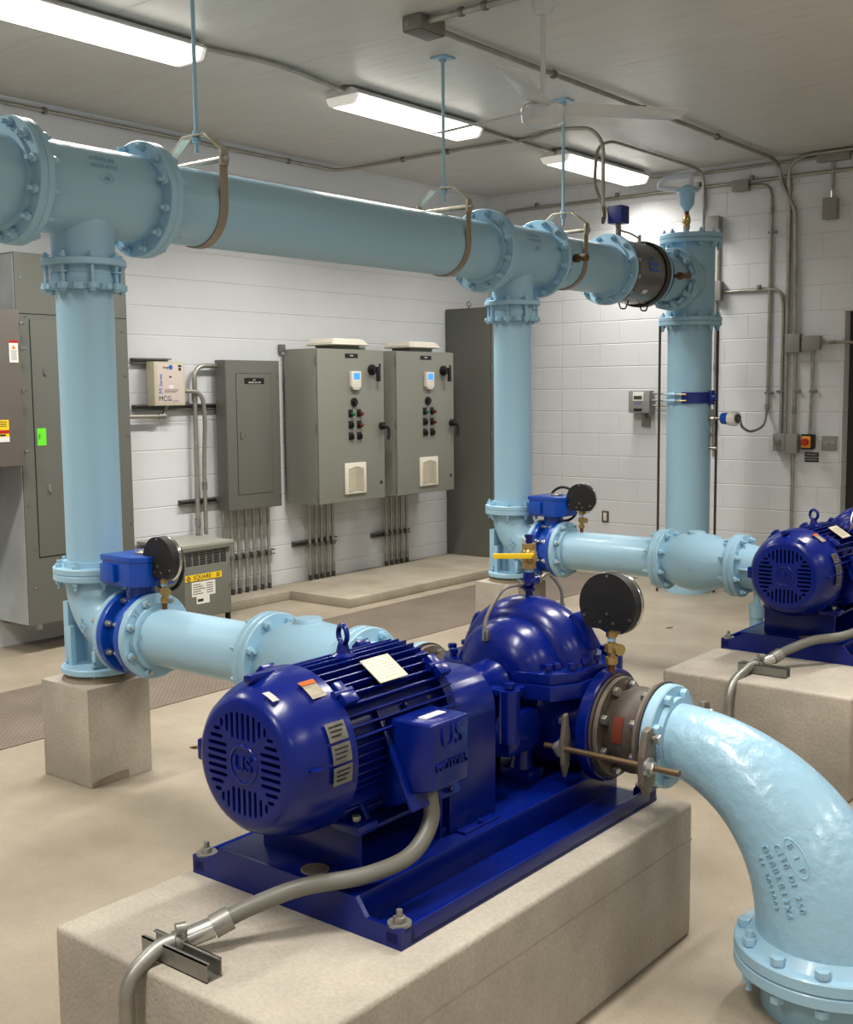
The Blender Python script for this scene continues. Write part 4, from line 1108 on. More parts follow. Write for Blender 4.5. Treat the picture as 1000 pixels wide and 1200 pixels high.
for zz in (1.72, 1.0):
    b = MB(); b.box(-6.297, -6.294, 4.105, 4.125, zz, zz+.05); b.box(-6.294, -6.285, 4.108, 4.122, zz, zz+.018); b.part('latch', 'galv', d)
for y_, z_ in ((3.975, 2.3), (4.0, 2.07), (3.97, .93), (4.0, .66), (3.985, .42), (4.70, 2.0), (4.715, 1.72), (4.72, 1.33), (4.72, .75)):
    screw(t, -6.3, y_, z_)
b = MB()
for y_ in (3.99, 4.3, 4.6): b.box(XL+.01, -6.29, y_, y_+.03, .155, .187)
b.part('mounting_rail', 'strut', t)
# brown disconnect cabinet in front-left
t = thing('disconnect_cabinet', 'brown-grey cabinet at the left edge with yellow and red warning stickers', 'cabinet', (-6.4, 3.5, 1.17))
MB().box(XL+.002, -6.215, 3.25, 3.908, 1.175, 2.1, .004).part('body', 'encl_brown', t)
MB().box(-6.215, -6.212, 3.27, 3.9, 1.18, 2.075, .001).part('door', 'encl_brown', t)
b = MB(); b.box(-6.211, -6.2095, 3.828, 3.887, 1.79, 1.92); st = b.part('white_warning_sticker', 'sticker', t)
MB().box(-6.2096, -6.2086, 3.828, 3.887, 1.905, 1.92).part('red_band', 'red', st)
b = MB(); b.prism([(3.845, 1.87), (3.872, 1.87), (3.8585, 1.893)], (-6.2096, 0, 0), Y, Z, X, .001); b.part('triangle', 'orange', st)
b = MB()
for k in range(6): b.box(-6.2096, -6.2089, 3.84, 3.878-.004*(k % 2), 1.857-.01*k, 1.86-.01*k)
b.part('print', 'ink', st)
b = MB(); b.box(-6.211, -6.2095, 3.64, 3.805, 1.325, 1.455); st = b.part('yellow_warning_sticker', 'yellow', t)
MB().box(-6.2096, -6.2086, 3.64, 3.805, 1.375, 1.395).part('red_band', 'red', st)
MB().box(-6.2096, -6.2086, 3.735, 3.805, 1.325, 1.355).part('white_panel', 'sticker', st)
MB().box(-6.2096, -6.2084, 3.64, 3.73, 1.325, 1.352).part('green_panel', 'lamp_green', st)
b = MB()
for k in range(3): b.box(-6.2096, -6.2086, 3.66, 3.79, 1.44-.012*k, 1.444-.012*k)
b.box(-6.2096, -6.2082, 3.74, 3.78, 1.36, 1.37); b.part('print', 'ink', st)
for zz in (2.02, 1.87, 1.62, 1.26):
    b = MB(); b.box(-6.225, -6.205, 3.905, 3.935, zz-.012, zz+.012, .002); b.cyl((-6.21, 3.92, zz), (-6.195, 3.92, zz), .007, 8); b.part('door_clip', 'chrome', t)
# copper stub and conduits below that cabinet
t = MB().cyl((-6.5, 3.6, 0), (-6.5, 3.6, 1.178), .03, 14).thing('rigid_conduit', 'conduit', 'thick conduit under the brown-grey cabinet at the left edge', 'conduit', (-6.5, 3.6, .05))

# surge suppressor
t = thing('surge_suppressor', 'small beige box with pink face and MCG lettering on the wall', 'electrical box', (-6.6, 5.28, 1.51))
MB().box(XL+.042, -6.545, 5.14, 5.41, 1.515, 1.822, .008).part('body', 'beige_dk', t)
MB().box(-6.546, -6.5435, 5.165, 5.395, 1.53, 1.808, .001).part('face_label', 'pinkface', t)
b = MB(); b.text('MCG', .05, .001, (-6.543, 5.172, 1.548), Y, Z, 'LEFT', False)
for k in range(3): b.box(-6.5435, -6.5428, 5.225, 5.33+.01*k, 1.606+.009*k, 1.609+.009*k)
for k in range(2): b.box(-6.5435, -6.5428, 5.29, 5.35, 1.54+.008*k, 1.542+.008*k)
b.text('Surge', .024, .001, (-6.543, 5.215, 1.775), Y, Z, 'LEFT', False); b.box(-6.5435, -6.5428, 5.27, 5.29, 1.71, 1.722)
b.cyl((-6.5435, 5.365, 1.77), (-6.5425, 5.365, 1.77), .012, 14); b.box(-6.5435, -6.5425, 5.352, 5.378, 1.785, 1.8)
b.part('black_print', 'ink', t)
b = MB(); b.text('M', .05, .001, (-6.543, 5.208, 1.598), Z, -Y, 'LEFT', False); b.part('blue_initial', 'inkblue', t)
b = MB(); b.text('Series', .036, .001, (-6.543, 5.206, 1.65), Z, -Y, 'LEFT', False); b.lathe([(0, .017), (.001, .017), (.001, 0)], (-6.5435, 5.285, 1.783), X, 18); b.part('blue_print', 'inkblue', t)
MB().box(-6.5436, -6.5425, 5.265, 5.305, 1.635, 1.66).part('white_tag', 'sticker', t)
def strut_run(y0, y1, z, label, x=XL, w_=.041):
    b = MB(); b.box(x-.002, x+.004, y0, y1, z-w_/2, z+w_/2)
    for s in (1, -1):
        b.box(x+.001, x+.041, y0, y1, min(z+s*(w_/2-.003), z+s*w_/2), max(z+s*(w_/2-.003), z+s*w_/2)); b.box(x+.038, x+.041, y0, y1, min(z+s*.011, z+s*w_/2), max(z+s*.011, z+s*w_/2))
    return b.thing('strut_channel', 'strut', label, 'strut', (x, y0, z), 'wall strut channels')
strut_run(5.04, 5.37, 1.827, 'strut channel on the wall behind the top of the small beige box')
strut_run(5.04, 5.82, 1.503, 'strut channel on the wall below the small beige box, running right')
strut_run(5.42, 5.78, .805, 'short strut channel low on the wall left of the grey panelboard')
strut_run(5.70, 6.34, .352, 'strut channel holding the conduits under the grey panelboard')
strut_run(6.56, 7.06, .378, 'strut channel holding the conduits under the left control enclosure')
strut_run(7.52, 8.02, .352, 'strut channel holding the conduits under the right control enclosure')

# panelboard
t = thing('panelboard', 'dark grey electrical panelboard with hinged door left of the control enclosures', 'electrical panel', (-6.6, 6.04, .72))
MB().box(XL+.042, -6.525, 5.768, 6.317, .721, 1.842, .003).part('body', 'encl_dark', t)
MB().box(-6.525, -6.52, 5.772, 6.313, .725, 1.838, .002).part('trim_cover', 'encl_dark', t)
b = MB(); b.box(-6.5215, -6.5195, 5.866, 6.225, .835, 1.745); b.part('door_gap', 'ink', t)
d = MB().box(-6.52, -6.5165, 5.87, 6.221, .839, 1.741, .001).part('door', 'encl_dark', t)
MB().box(-6.5165, -6.515, 5.95, 6.15, 1.665, 1.71).part('nameplate', 'black', d)
b = MB(); b.text('LP-1', .016, .001, (-6.515, 6.05, 1.695), Y, Z); b.text('120/208V, 3PH, 4W', .016, .001, (-6.515, 6.05, 1.676), Y, Z); b.part('nameplate_text', 'sticker', d)
MB().box(-6.5165, -6.507, 5.9, 5.918, 1.26, 1.31, .003).part('latch', 'galv', d)
for y_, z_ in ((6.295, 1.72), (6.295, 1.42), (6.295, 1.1), (6.295, .8)): screw(t, -6.52, y_, z_, .005)

# control enclosures
t = thing('control_enclosure', 'left of two grey wall-mounted control enclosures with black knobs and vent', 'control cabinet', (-6.47, 6.875, .72), 'motor control enclosures')
y0, y1, z0, z1, xf = 6.482, 7.266, .722, 1.936, -6.276
MB().box(XL+.042, xf-.022, y0, y1, z0, z1, .003).part('body', 'encl', t)
d = MB().box(xf-.02, xf, y0+.004, y1-.002, z0+.004, z1-.004, .006).part('door', 'encl', t)
def at(fy, fz): return y0+(y1-y0)*fy, z0+(z1-z0)*fz
b = MB(); y_, z_ = at(.50, .957); b.box(xf, xf+.002, y_-.075, y_+.075, z_-.017, z_+.017); npl = b.part('nameplate', 'black', d)
b = MB(); b.text('PUMP', .016, .001, (xf+.002, y_, z_), Y, Z); b.part('nameplate_text', 'sticker', npl)
y_, z_ = at(.535, .80); b = MB(); b.prism([(-.055, .07), (.055, .07), (.055, -.05), (.03, -.078), (-.03, -.078), (-.055, -.05)], (xf, y_, z_), Y, Z, X, .03, .005); kp = b.part('keypad', 'beige', d)
MB().box(xf+.03, xf+.0315, y_-.035, y_+.035, z_+.005, z_+.055).part('display', 'lcd', kp)
b = MB()
for i in (-1, 0, 1):
    for j in range(3): b.box(xf+.03, xf+.033, y_+i*.024-.008, y_+i*.024+.008, z_-.014-.02*j, z_-.002-.02*j)
b.part('keypad_buttons', 'sticker', kp)
y_, z_ = at(.525, .655); b = MB(); b.cyl((xf, y_, z_), (xf+.012, y_, z_), .036, 22); b.cyl((xf+.012, y_, z_), (xf+.03, y_, z_), .02, 18); b.part('potentiometer', 'black', d)
for i, fz in enumerate((.583, .508, .433)):
    for j, fy in enumerate((.475, .60)):
        y_, z_ = at(fy, fz); b = MB(); b.box(xf, xf+.004, y_-.026, y_+.026, z_-.031, z_+.031, .002); b.cyl((xf+.004, y_, z_-.005), (xf+.022, y_, z_-.005), .02, 16); op = b.part('operator', 'black', d)
        m_ = {(0, 0): 'lamp_green', (0, 1): 'lamp_red', (1, 1): 'lamp_red', (1, 0): 'black', (2, 0): 'black', (2, 1): 'black'}[(i, j)]
        if m_ != 'black': MB().lathe([(0, .016), (.02, .016), (.026, .01), (.026, 0)], (xf+.022, y_, z_-.005), X, 14).part('lens', m_, op)
        else: MB().obox((xf+.028, y_, z_-.005), X, Y, Z, .016, .01, .034, .003).part('knob', 'black', op)
y_, z_ = at(.80, .868); b = MB(); b.cyl((xf, y_, z_), (xf+.02, y_, z_), .043, 24); b.cyl((xf+.02, y_, z_), (xf+.05, y_, z_), .026, 18); b.obox((xf+.052, y_+.03, z_-.035), X, Y, Z, .024, .036, .12, .008); b.part('disconnect_handle', 'black', d)
y_, z_ = at(.945, .468); b = MB(); b.cyl((xf, y_, z_+.03), (xf+.03, y_, z_+.03), .03, 18); b.tube(spline([(xf+.035, y_-.03, z_+.035), (xf+.045, y_+.03, z_+.015), (xf+.05, y_+.04, z_-.03), (xf+.045, y_+.035, z_-.085)]), .014, 10); b.part('door_handle', 'black', d)
for fy, fz in ((.935, .9), (.935, .11)):
    y_, z_ = at(fy, fz); MB().cyl((xf, y_, z_), (xf+.004, y_, z_), .013, 14).part('quarter_turn_lock', 'black', d)
y_, z_ = at(.525, .155); b = MB(); b.box(xf, xf+.016, y_-.125, y_+.125, z_-.125, z_+.125, .008); vt = b.part('vent_filter', 'beige', d)
b = MB()
for k in range(12):
    zz = z_-.092+k*.0162
    for s in (1, -1): b.obox((xf+.018, y_+s*.045, zz), V((0, 1, -s*.22)), V((0, s*.22, 1)), X, .092, .007, .006)
b.part('louvres', 'beige_dk', vt)
for fz in (.93, .5, .07):
    y_, z_ = at(0, fz); MB().cyl((xf-.012, y0-.002, z_-.03), (xf-.012, y0-.002, z_+.03), .007, 8).part('hinge', 'encl_dark', t)
b = MB(); b.lathe([(0, .12), (.02, .12), (.02, 0)], (xf-.17, y0+.4, z1), Z, 4); b = MB()
yc_, xc_ = (y0+y1)/2+.0, xf-.15
b.box(xc_-.1, xc_+.1, yc_-.15, yc_+.15, z1, z1+.03); hb = b.part('hood_collar', 'encl_dark', t)
b = MB(); vs = [b.bm.verts.new((xc_+sx*w_, yc_+sy*l_, zz)) for (w_, l_, zz) in ((.15, .21, z1+.03), (.15, .21, z1+.045), (.12, .17, z1+.085)) for sx, sy in ((-1, -1), (1, -1), (1, 1), (-1, 1))]
for lv in range(2):
    for k in range(4): b.bm.faces.new((vs[lv*4+k], vs[lv*4+(k+1) % 4], vs[lv*4+4+(k+1) % 4], vs[lv*4+4+k]))
b.bm.faces.new(vs[:4]); b.bm.faces.new(vs[8:]); bmesh.ops.recalc_face_normals(b.bm, faces=b.bm.faces[:]); bmesh.ops.bevel(b.bm, geom=b.bm.edges[:], offset=.008, segments=2, affect='EDGES')
b.part('exhaust_hood', 'beige', t)
b = MB(); b.box(XL+.012, XL+.042, y0-.03, y0+.02, z1-.02, z1+.04); b.box(XL+.012, XL+.042, y1-.1, y1-.05, z1, z1+.03); b.part('mounting_tab', 'strut', t)
dup(t, (0, .943, 0), 'right of two grey wall-mounted control enclosures with black knobs and vent')

# vertical conduits below the boxes
def vconduit(x, y, z0, z1, label, group, r=.0135):
    t = thing('rigid_conduit', label, 'conduit', (x, y, z0), group)
    MB().cyl((x, y, z0), (x, y, z1), r, 12).part('conduit_pipe', 'conduit', t)
    MB().cyl((x, y, z0), (x, y, z0+.045), r*1.25, 12).part('dark_base', 'darkrod', t)
    MB().cyl((x, y, z0+.045), (x, y, z0+.11), r*1.3, 12).part('coupling', 'galv', t)
    return t
XC = XL+.055
def bundle(ys, ztop, where):
    names = ['first', 'second', 'third', 'fourth', 'fifth', 'sixth', 'seventh']
    t0 = None
    for i, y in enumerate(ys):
        l = '%s conduit from the left in the row under the %s' % (names[i], where)
        g = 'conduits under the %s' % where
        if t0 is None: t0 = vconduit(XC, y, .07, ztop, l, g); c = MB(); c.box(XC-.016, XC+.016, y-.02, y+.02, .34, .375, .004); c.part('strut_clamp', 'strut', t0)
        else: dup(t0, (0, y-ys[0], 0), l)
bundle([5.80, 5.875, 5.945, 6.023, 6.103, 6.183, 6.258], .723, 'grey panelboard')
bundle([6.715, 6.79, 6.854, 6.925, 6.99], .724, 'left control enclosure')
bundle([7.672, 7.742, 7.812, 7.882, 7.954], .724, 'right control enclosure')
# bent conduits left of the panelboard and the small elbow under the beige box
def ctube(pts, r, label, group, rad=.09, mat='conduit', couplings=(), org=None):
    P = fillet(pts, rad, 7); t = thing('rigid_conduit', label, 'conduit', org or pts[0], group)
    MB().tube(P, r, 12).part('conduit_pipe', mat, t)
    for p, d in couplings:
        p, d = V(p), V(d).normalized(); MB().cyl(p-d*.03, p+d*.03, r*1.3, 12).part('coupling', 'galv', t)
    return t
ctube([(XL+.057, 5.775, 1.80), (XL+.057, 5.56, 1.80), (XL+.057, 5.55, .56)], .0175, 'bent conduit entering the top left of the grey panelboard', 'bent conduits by the panelboard', .13, 'conduit', [((XL+.06, 5.553, 1.57), Z), ((XL+.06, 5.55, .66), Z)])
ctube([(XL+.095, 5.405, 1.618), (XL+.095, 5.6, 1.61), (XL+.085, 5.625, 1.4), (XL+.057, 5.627, 1.1), (XL+.057, 5.627, .56)], .016, 'bent conduit from the right side of the small beige box', 'bent conduits by the panelboard', .11, 'conduit', [((XL+.057, 5.627, .92), Z)])
ctube([(XL+.07, 4.75, 1.447), (XL+.07, 5.26, 1.44), (XL+.07, 5.29, 1.52)], .0155, 'short horizontal conduit below the small beige box', 'bent conduits by the panelboard', .03, 'conduit', [((XL+.07, 5.24, 1.441), Y)])

# transformer
t = thing('transformer', 'grey floor-standing transformer box with yellow label behind the left pressure gauge', 'transformer', (-6.4, 5.3, 0))
MB().box(-6.62, -6.19, 5.06, 5.475, .05, .545, .004).part('body', 'xfmr', t)
MB().box(-6.66, -6.17, 5.03, 5.5, .545, .568, .003).part('lid', 'lidgrey', t)
b = MB(); b.box(-6.19, -6.172, 5.04, 5.49, .525, .548); b.part('lid_lip', 'xfmr', t)
b = MB()
for i in range(6):
    for j in range(6): b.box(-6.1905, -6.187, 5.075+i*.062, 5.125+i*.062, .425+j*.0155, .4325+j*.0155)
b.part('vent_slots', 'black', t)
b = MB(); b.box(-6.19, -6.188, 5.064, 5.392, .315, .358); yl = b.part('yellow_label', 'yellow', t)
b = MB(); b.text('SQUARE', .042, .001, (-6.188, 5.215, .3365), Y, Z); b.text('D', .044, .001, (-6.188, 5.358, .3365), Y, Z)
b.ring((-6.188, 5.093, .3365), X, 0, .001, .013, .019, 4); b.box(-6.1885, -6.187, 5.089, 5.097, .3325, .3405); b.box(-6.1885, -6.187, 5.354, 5.361, .333, .34)
b.part('label_lettering', 'ink', yl)
b = MB(); b.box(-6.19, -6.1885, 5.12, 5.33, .205, .305); b.box(-6.19, -6.1885, 5.16, 5.275, .15, .205); wl = b.part('white_label', 'sticker', t)
b = MB()
for k in range(5): b.box(-6.1886, -6.188, 5.13, 5.2+.02*(k % 3), .285-.016*k, .29-.016*k); b.box(-6.1886, -6.188, 5.25, 5.31, .285-.016*k, .29-.016*k)
b.box(-6.1886, -6.188, 5.17, 5.22, .165, .185); b.part('label_print', 'ink', wl)
for zz in (.5, .4, .25, .14): screw(t, -6.19, 5.465, zz, .006)
b = MB()
for x in (-6.6, -6.23):
    for y in (5.075, 5.45): b.box(x, x+.035, y, y+.02, 0, .055)
b.part('foot', 'black', t)

# tall cabinet by the corner
t = thing('tall_cabinet', 'tall plain grey cabinet on the curb in the corner behind the middle riser', 'cabinet', (-6.4, 8.9, .07))
MB().box(XL+.01, -6.165, 8.607, 9.22, .072, 2.35, .003).part('body', 'encl_dark', t)
MB().box(-6.164, -6.142, 8.613, 9.215, .2, 2.34, .004).part('door', 'encl_dark', t)
b = MB(); b.torus((-6.44, 8.66, 2.39), Y, .022, .005, 18, 8); b.cyl((-6.44, 8.66, 2.35), (-6.44, 8.66, 2.37), .008, 8); b.part('lifting_eye', 'galv', t)
for zz in (.6, 1.2, 1.8): MB().cyl((-6.152, 8.608, zz-.03), (-6.152, 8.608, zz+.03), .007, 8).part('hinge', 'encl_dark', t)

# ------------------------------------------------------------------ ceiling and wall conduit
def clip(t, p, d, r=.0135):
    p, d = V(p), V(d).normalized()
    MB().cyl(p-d*.012, p+d*.012, r*1.55, 10).part('clip', 'strut', t)
t = ctube([(XL+.02, 1.2, 3.40), (XL+.02, 7.15, 3.40), (-6.4, 7.27, ZC-.02), (-5.1, 7.27, ZC-.02), (-4.82, 7.30, ZC-.02), (-4.6, 7.18, ZC-.02), (-4.45, 7.2, ZC-.02), (-4.28, 7.2, 3.405), (-4.19, 7.2, 3.3), (-4.187, 7.2, 2.86)], .0135, 'long conduit along the left wall top crossing the ceiling and dropping to the flow meter', 'ceiling conduits', .14)
for yy in (4.43, 6.6, 2.6): clip(t, (XL+.02, yy, 3.40), Y)
for xx in (-6.05, -5.6): clip(t, (xx, 7.27, ZC-.02), X)
MB().tube(spline([(-4.187, 7.2, 2.865), (-4.17, 7.19, 2.80), (-4.14, 7.12, 2.74), (-4.1, 7.05, 2.76)], 6), .011, 8).part('cable_connector', 'bronze', t)
ctube([(-4.42, 9.275, 3.1), (-4.42, 9.25, 3.40), (-4.44, 9.1, ZC-.02), (-4.45, 7.75, ZC-.02), (-4.46, 7.58, 3.36), (-4.43, 7.5, 3.18), (-4.37, 7.4, 3.05), (-4.28, 7.35, 2.9), (-4.165, 7.29, 2.80)], .0125, 'conduit looping down from the ceiling behind the flow meter terminal box', 'ceiling conduits', .12)
def set_power(root, key, w):
    for c in COL.objects:
        if c.parent is root and c.type == 'LIGHT':
            if key not in LAMPS: LAMPS[key] = c.data.copy(); LAMPS[key].energy = w
            c.data = LAMPS[key]
LAMPS = {}
def fixture(y, label):
    t = thing('ceiling_light', label, 'ceiling light', (-4.965, y, ZC-.1), 'ceiling light fixtures')
    x, L, w_ = -4.965, .65, .135
    b = MB(); b.prism([(-.09, 0), (.09, 0), (w_, -.035), (w_, -.042), (-w_, -.042), (-w_, -.035)], (x, y-L, ZC-.012), X, Z, Y, 2*L, .003); b.part('housing', 'white', t)
    b = MB(); b.prism([(-w_+.004, 0), (w_-.004, 0), (w_-.03, -.045), (w_-.05, -.055), (-w_+.05, -.055), (-w_+.03, -.045)], (x, y-L+.025, ZC-.055), X, Z, Y, 2*L-.05, .003); b.part('lens', 'lens', t)
    for s in (-1, 1):
        b = MB(); b.prism([(-w_+.004, 0), (w_-.004, 0), (w_-.03, -.045), (w_-.05, -.055), (-w_+.05, -.055), (-w_+.03, -.045)], (x, y+s*(L-.0125)-.0125, ZC-.055), X, Z, Y, .025, .004); b.part('end_cap', 'lens_end', t)
    b = MB(); b.box(x+.02, x+.06, y-L-.02, y+L+.02, ZC-.016, ZC-.001); b.part('mounting_strut', 'strut', t)
    ld = bpy.data.lights.new('lamp', 'AREA'); ld.shape = 'RECTANGLE'; ld.size = .17; ld.size_y = 1.2
    ld.energy = LAMP_W; ld.color = (1., .965, .905); ld.spread = math.radians(142)
    lo = bpy.data.objects.new('lamp', ld); COL.objects.link(lo); lo.parent = t
    lo.location = V((x, y, ZC-.113))-ORG[t]
    return t
LAMP_W = 62.
fx = fixture(3.56, 'nearest lit fluorescent fixture at the upper left')
dup(fx, (0, 2.47, 0), 'middle lit fluorescent ceiling fixture above the control enclosures')
set_power(dup(fx, (0, 4.88, 0), 'farthest lit fluorescent fixture by the back wall behind the fan'), 'far', 34.)
dup(fx, (0, -2.45, 0), 'lit fluorescent fixture behind the camera, left row')
for k, yy in enumerate((-1.34, 1.1, 3.56, 6.03)):
    set_power(dup(fx, (3.4, yy-3.56, 0), 'lit fluorescent fixture in the row above the pumps, outside the photo'), 'pumps', 50.)
for k, yy in enumerate((-1.34, 1.1, 3.56, 6.03)):  # extra unseen row, added as fill for surfaces facing the camera
    set_power(dup(fx, (6.9, yy-3.56, 0), 'added fill light fixture near the right wall, out of view'), 'right', 32.)
# conduit between fixtures
ctube([(-4.93, 4.21, ZC-.02), (-4.86, 4.6, ZC-.02), (-4.86, 4.85, ZC-.02), (-4.93, 5.36, ZC-.03)], .0155, 'sagging conduit between the nearest and middle ceiling lights', 'ceiling conduits', .2)
ctube([(-4.95, 6.69, ZC-.02), (-4.98, 7.1, ZC-.02), (-4.98, 7.4, ZC-.02), (-4.96, 7.8, ZC-.03)], .0155, 'conduit between the middle and farthest ceiling lights', 'ceiling conduits', .2)
ctube([(-4.96, 9.1, ZC-.02), (-4.9, 9.2, 3.40), (-4.7, 9.28, 3.40), (-1.5, 9.28, 3.415)], .0125, 'conduit along the top of the back wall from the farthest light', 'ceiling conduits', .09)

# ceiling junction box with two conduits
t = thing('junction_box', 'grey junction box on the ceiling at the top centre with two conduits', 'junction box', (-3.76, 4.68, ZC-.07), 'junction boxes')
MB().box(-3.825, -3.705, 4.6, 4.8, ZC-.075, ZC-.001, .008).part('box', 'strut', t)
MB().box(-3.82, -3.71, 4.605, 4.795, ZC-.079, ZC-.074, .003).part('cover', 'encl_dark', t)
MB().cyl((-3.79, 4.597, ZC-.04), (-3.79, 4.602, ZC-.04), .016, 14).part('knockout_plug', 'galv', t)
t = ctube([(-3.765, 4.79, ZC-.03), (-3.765, 9.1, ZC-.03), (-3.765, 9.26, ZC-.07), (-3.75, 9.275, 3.25), (-3.63, 9.275, 3.02), (-3.61, 9.275, 2.03)], .0155, 'conduit running along the ceiling to the back wall from the junction box', 'ceiling conduits', .07)
for yy in (5.9, 7.0, 8.1): clip(t, (-3.765, yy, ZC-.03), Y, .0155)
t = ctube([(-3.71, 4.66, ZC-.03), (-1.2, 4.66, ZC-.03)], .017, 'conduit leaving the ceiling junction box towards the fan rod', 'ceiling conduits')
for xx in (-3.5, -3.36): clip(t, (xx, 4.66, ZC-.03), X, .015)
# second ceiling conduit bending onto the back wall
ctube([(-1.6, 9.24, 3.43), (-3.55, 9.24, 3.43), (-3.68, 9.262, 3.38), (-3.685, 9.272, 3.2)], .0135, 'conduit along the ceiling edge bending down the back wall near the door', 'ceiling conduits', .12)

# back wall conduits and boxes
yw = YR-.0165
t = ctube([(-6.5, yw, 3.08), (-6.5, yw, 3.29), (-1.6, yw, 3.285)], .0145, 'long horizontal conduit high on the back wall', 'back wall conduits', .1)
for xx in (-6.1, -5.25, -4.47, -4.0): 
    MB().obox((xx, yw-.01, 3.31), X, Y, Z, .03, .03, .045, .004).part('strap', 'strut', t)
t = ctube([(-4.03, yw, 3.25), (-3.85, yw, 3.24), (-3.832, yw, 3.1), (-3.832, yw, 1.46)], .0135, 'vertical conduit from the high junction box down to the transmitter cable', 'back wall conduits', .09, 'conduit', [((-3.832, yw, 3.03), Z), ((-3.835, yw, 1.44), Z)])
for zz in (2.86, 1.56): MB().obox((-3.82, yw, zz), X, Y, Z, .07, .025, .02, .004).part('strap', 'strut', t)
MB().tube(spline([(-3.835, yw, 1.43), (-3.82, yw-.1, 1.3), (-3.8, 8.9, 1.255), (-3.745, 8.6, 1.295), (-3.69, 8.42, 1.36), (XH+.425, Y3-.037, 1.372)]), .0105, 10).thing('flexible_conduit', 'flex', 'grey flexible cable loop from the wall conduit to the transmitter', 'conduit', (-3.835, yw, 1.43))
def jbox(name, x0, x1, z0, z1, d, label, mat='fitting_grey', cat='junction box', group='wall boxes', lid=True):
    t = thing(name, label, cat, ((x0+x1)/2, YR, z0), group)
    MB().box(x0, x1, YR-d, YR+.002, z0, z1, .006).part('box', mat, t)
    if lid: MB().box(x0-.003, x1+.003, YR-d-.006, YR-d, z0-.003, z1+.003, .002).part('cover', mat, t)
    return t
jbox('junction_box', -4.155, -4.02, 3.215, 3.30, .06, 'grey conduit box high on the back wall right of the air valve')
t = jbox('horn_box', -3.39, -3.285, 2.915, 3.075, .07, 'hanging grey device box at the upper right of the back wall', cat='electrical box')
MB().cyl((-3.338, yw, 3.075), (-3.335, yw, 3.42), .012, 12).part('conduit_stub', 'conduit', t); MB().cyl((-3.338, yw, 3.08), (-3.338, yw, 3.14), .014, 12).part('connector', 'chrome', t)
jbox('junction_box', -3.45, -3.2, 3.36, 3.42, .055, 'long conduit body at the top of the back wall above the hanging device box')
jbox('junction_box', -4.375, -4.262, 2.865, 3.03, .08, 'grey box on the back wall right of the air valve top flange')
jbox('junction_box', -4.31, -4.243, 2.335, 2.495, .07, 'small grey box on the back wall right of the blue tee')
ctube([(-4.285, yw, 2.87), (-4.285, yw, 2.49)], .0135, 'vertical conduit between the two grey boxes beside the right riser tee', 'back wall conduits')
t = ctube([(-4.3, yw, 2.34), (-4.3, yw, 1.02)], .0125, 'vertical conduit on the back wall just right of the right riser', 'back wall conduits', .05, 'conduit', [((-4.3, yw, 1.78), Z), ((-4.3, yw, 1.1), Z)])
MB().box(-4.325, -4.275, YR-.032, YR+.002, 1.3, 1.32, .003).part('strap', 'strut', t)
t = ctube([(-4.245, yw, 2.405), (-3.74, yw, 2.4), (-3.715, yw, 2.25), (-3.715, yw, 1.22)], .0125, 'conduit from the small box bending down to the toggle switch', 'back wall conduits', .09)
MB().obox((-3.92, yw-.01, 2.425), X, Y, Z, .03, .03, .035, .004).part('strap', 'strut', t); MB().obox((-3.72, yw, 1.57), X, Y, Z, .07, .025, .02, .004).part('strap', 'strut', t)
t = ctube([(-3.682, yw, 3.27), (-3.678, yw, 1.22)], .0155, 'straight vertical conduit down the back wall to the toggle switch', 'back wall conduits', .05, 'conduit', [((-3.682, yw, 3.2), Z)])
MB().obox((-3.66, yw, 3.03), X, Y, Z, .07, .025, .02, .004).part('strap', 'strut', t)
t = ctube([(-4.435, yw, 3.3), (-4.435, yw, 2.0)], .013, 'pale vertical conduit behind the air release valve', 'back wall conduits', .05, 'pvc')
MB().box(-4.455, -4.415, YR-.032, YR+.002, 2.9, 2.92, .003).part('strap', 'strut', t)
jbox('junction_box', -3.655, -3.555, 1.885, 2.03, .07, 'upper grey box right of the tall conduits on the back wall')
t = jbox('junction_box', -3.535, -3.395, 1.9, 2.01, .06, 'wide grey box at the level of the door top, left of the door')
ctube([(-3.56, yw-.01, 1.955), (-3.53, yw-.01, 1.955)], .016, 'short nipple between the two grey boxes left of the door', 'back wall conduits')
ctube([(-3.4, yw-.01, 1.955), (-3.22, yw-.01, 1.955), (-3.13, YR+.03, 1.95)], .011, 'short conduit from the wide grey box towards the dark door', 'back wall conduits', .05, 'conduit', [((-3.3, yw-.01, 1.955), X)])
t = ctube([(-3.605, yw, 1.89), (-3.605, yw, 1.2)], .0135, 'conduit between the upper and lower grey boxes left of the emergency switch', 'back wall conduits', .05, 'conduit', [((-3.605, yw, 1.42), Z)])
MB().obox((-3.585, yw, 1.57), X, Y, Z, .06, .025, .02, .004).part('strap', 'strut', t)
t = ctube([(-3.46, yw, 1.91), (-3.47, yw, 1.2)], .0115, 'thin conduit from the wide grey box down to the emergency switch', 'back wall conduits')
MB().obox((-3.45, yw, 1.57), X, Y, Z, .06, .025, .02, .004).part('strap', 'strut', t)
ctube([(-3.606, yw, 1.09), (-3.606, yw, 0)], .0135, 'lower conduit from the grey box down to the floor left of the door', 'back wall conduits')
t = jbox('toggle_switch', -3.755, -3.66, 1.085, 1.225, .06, 'grey toggle switch box at the foot of two conduits on the back wall', cat='switch')
b = MB(); b.cyl((-3.71, YR-.066, 1.158), (-3.71, YR-.08, 1.158), .02, 14); b.cyl((-3.71, YR-.075, 1.158), (-3.74, YR-.1, 1.158), .006, 8); b.part('toggle', 'galv', t)
t = jbox('junction_box', -3.645, -3.555, 1.07, 1.225, .075, 'rounded grey box right of the toggle switch on the back wall')
t = jbox('emergency_switch', -3.52, -3.425, 1.105, 1.222, .06, 'red and yellow emergency switch on the back wall near the door', 'black', 'switch')
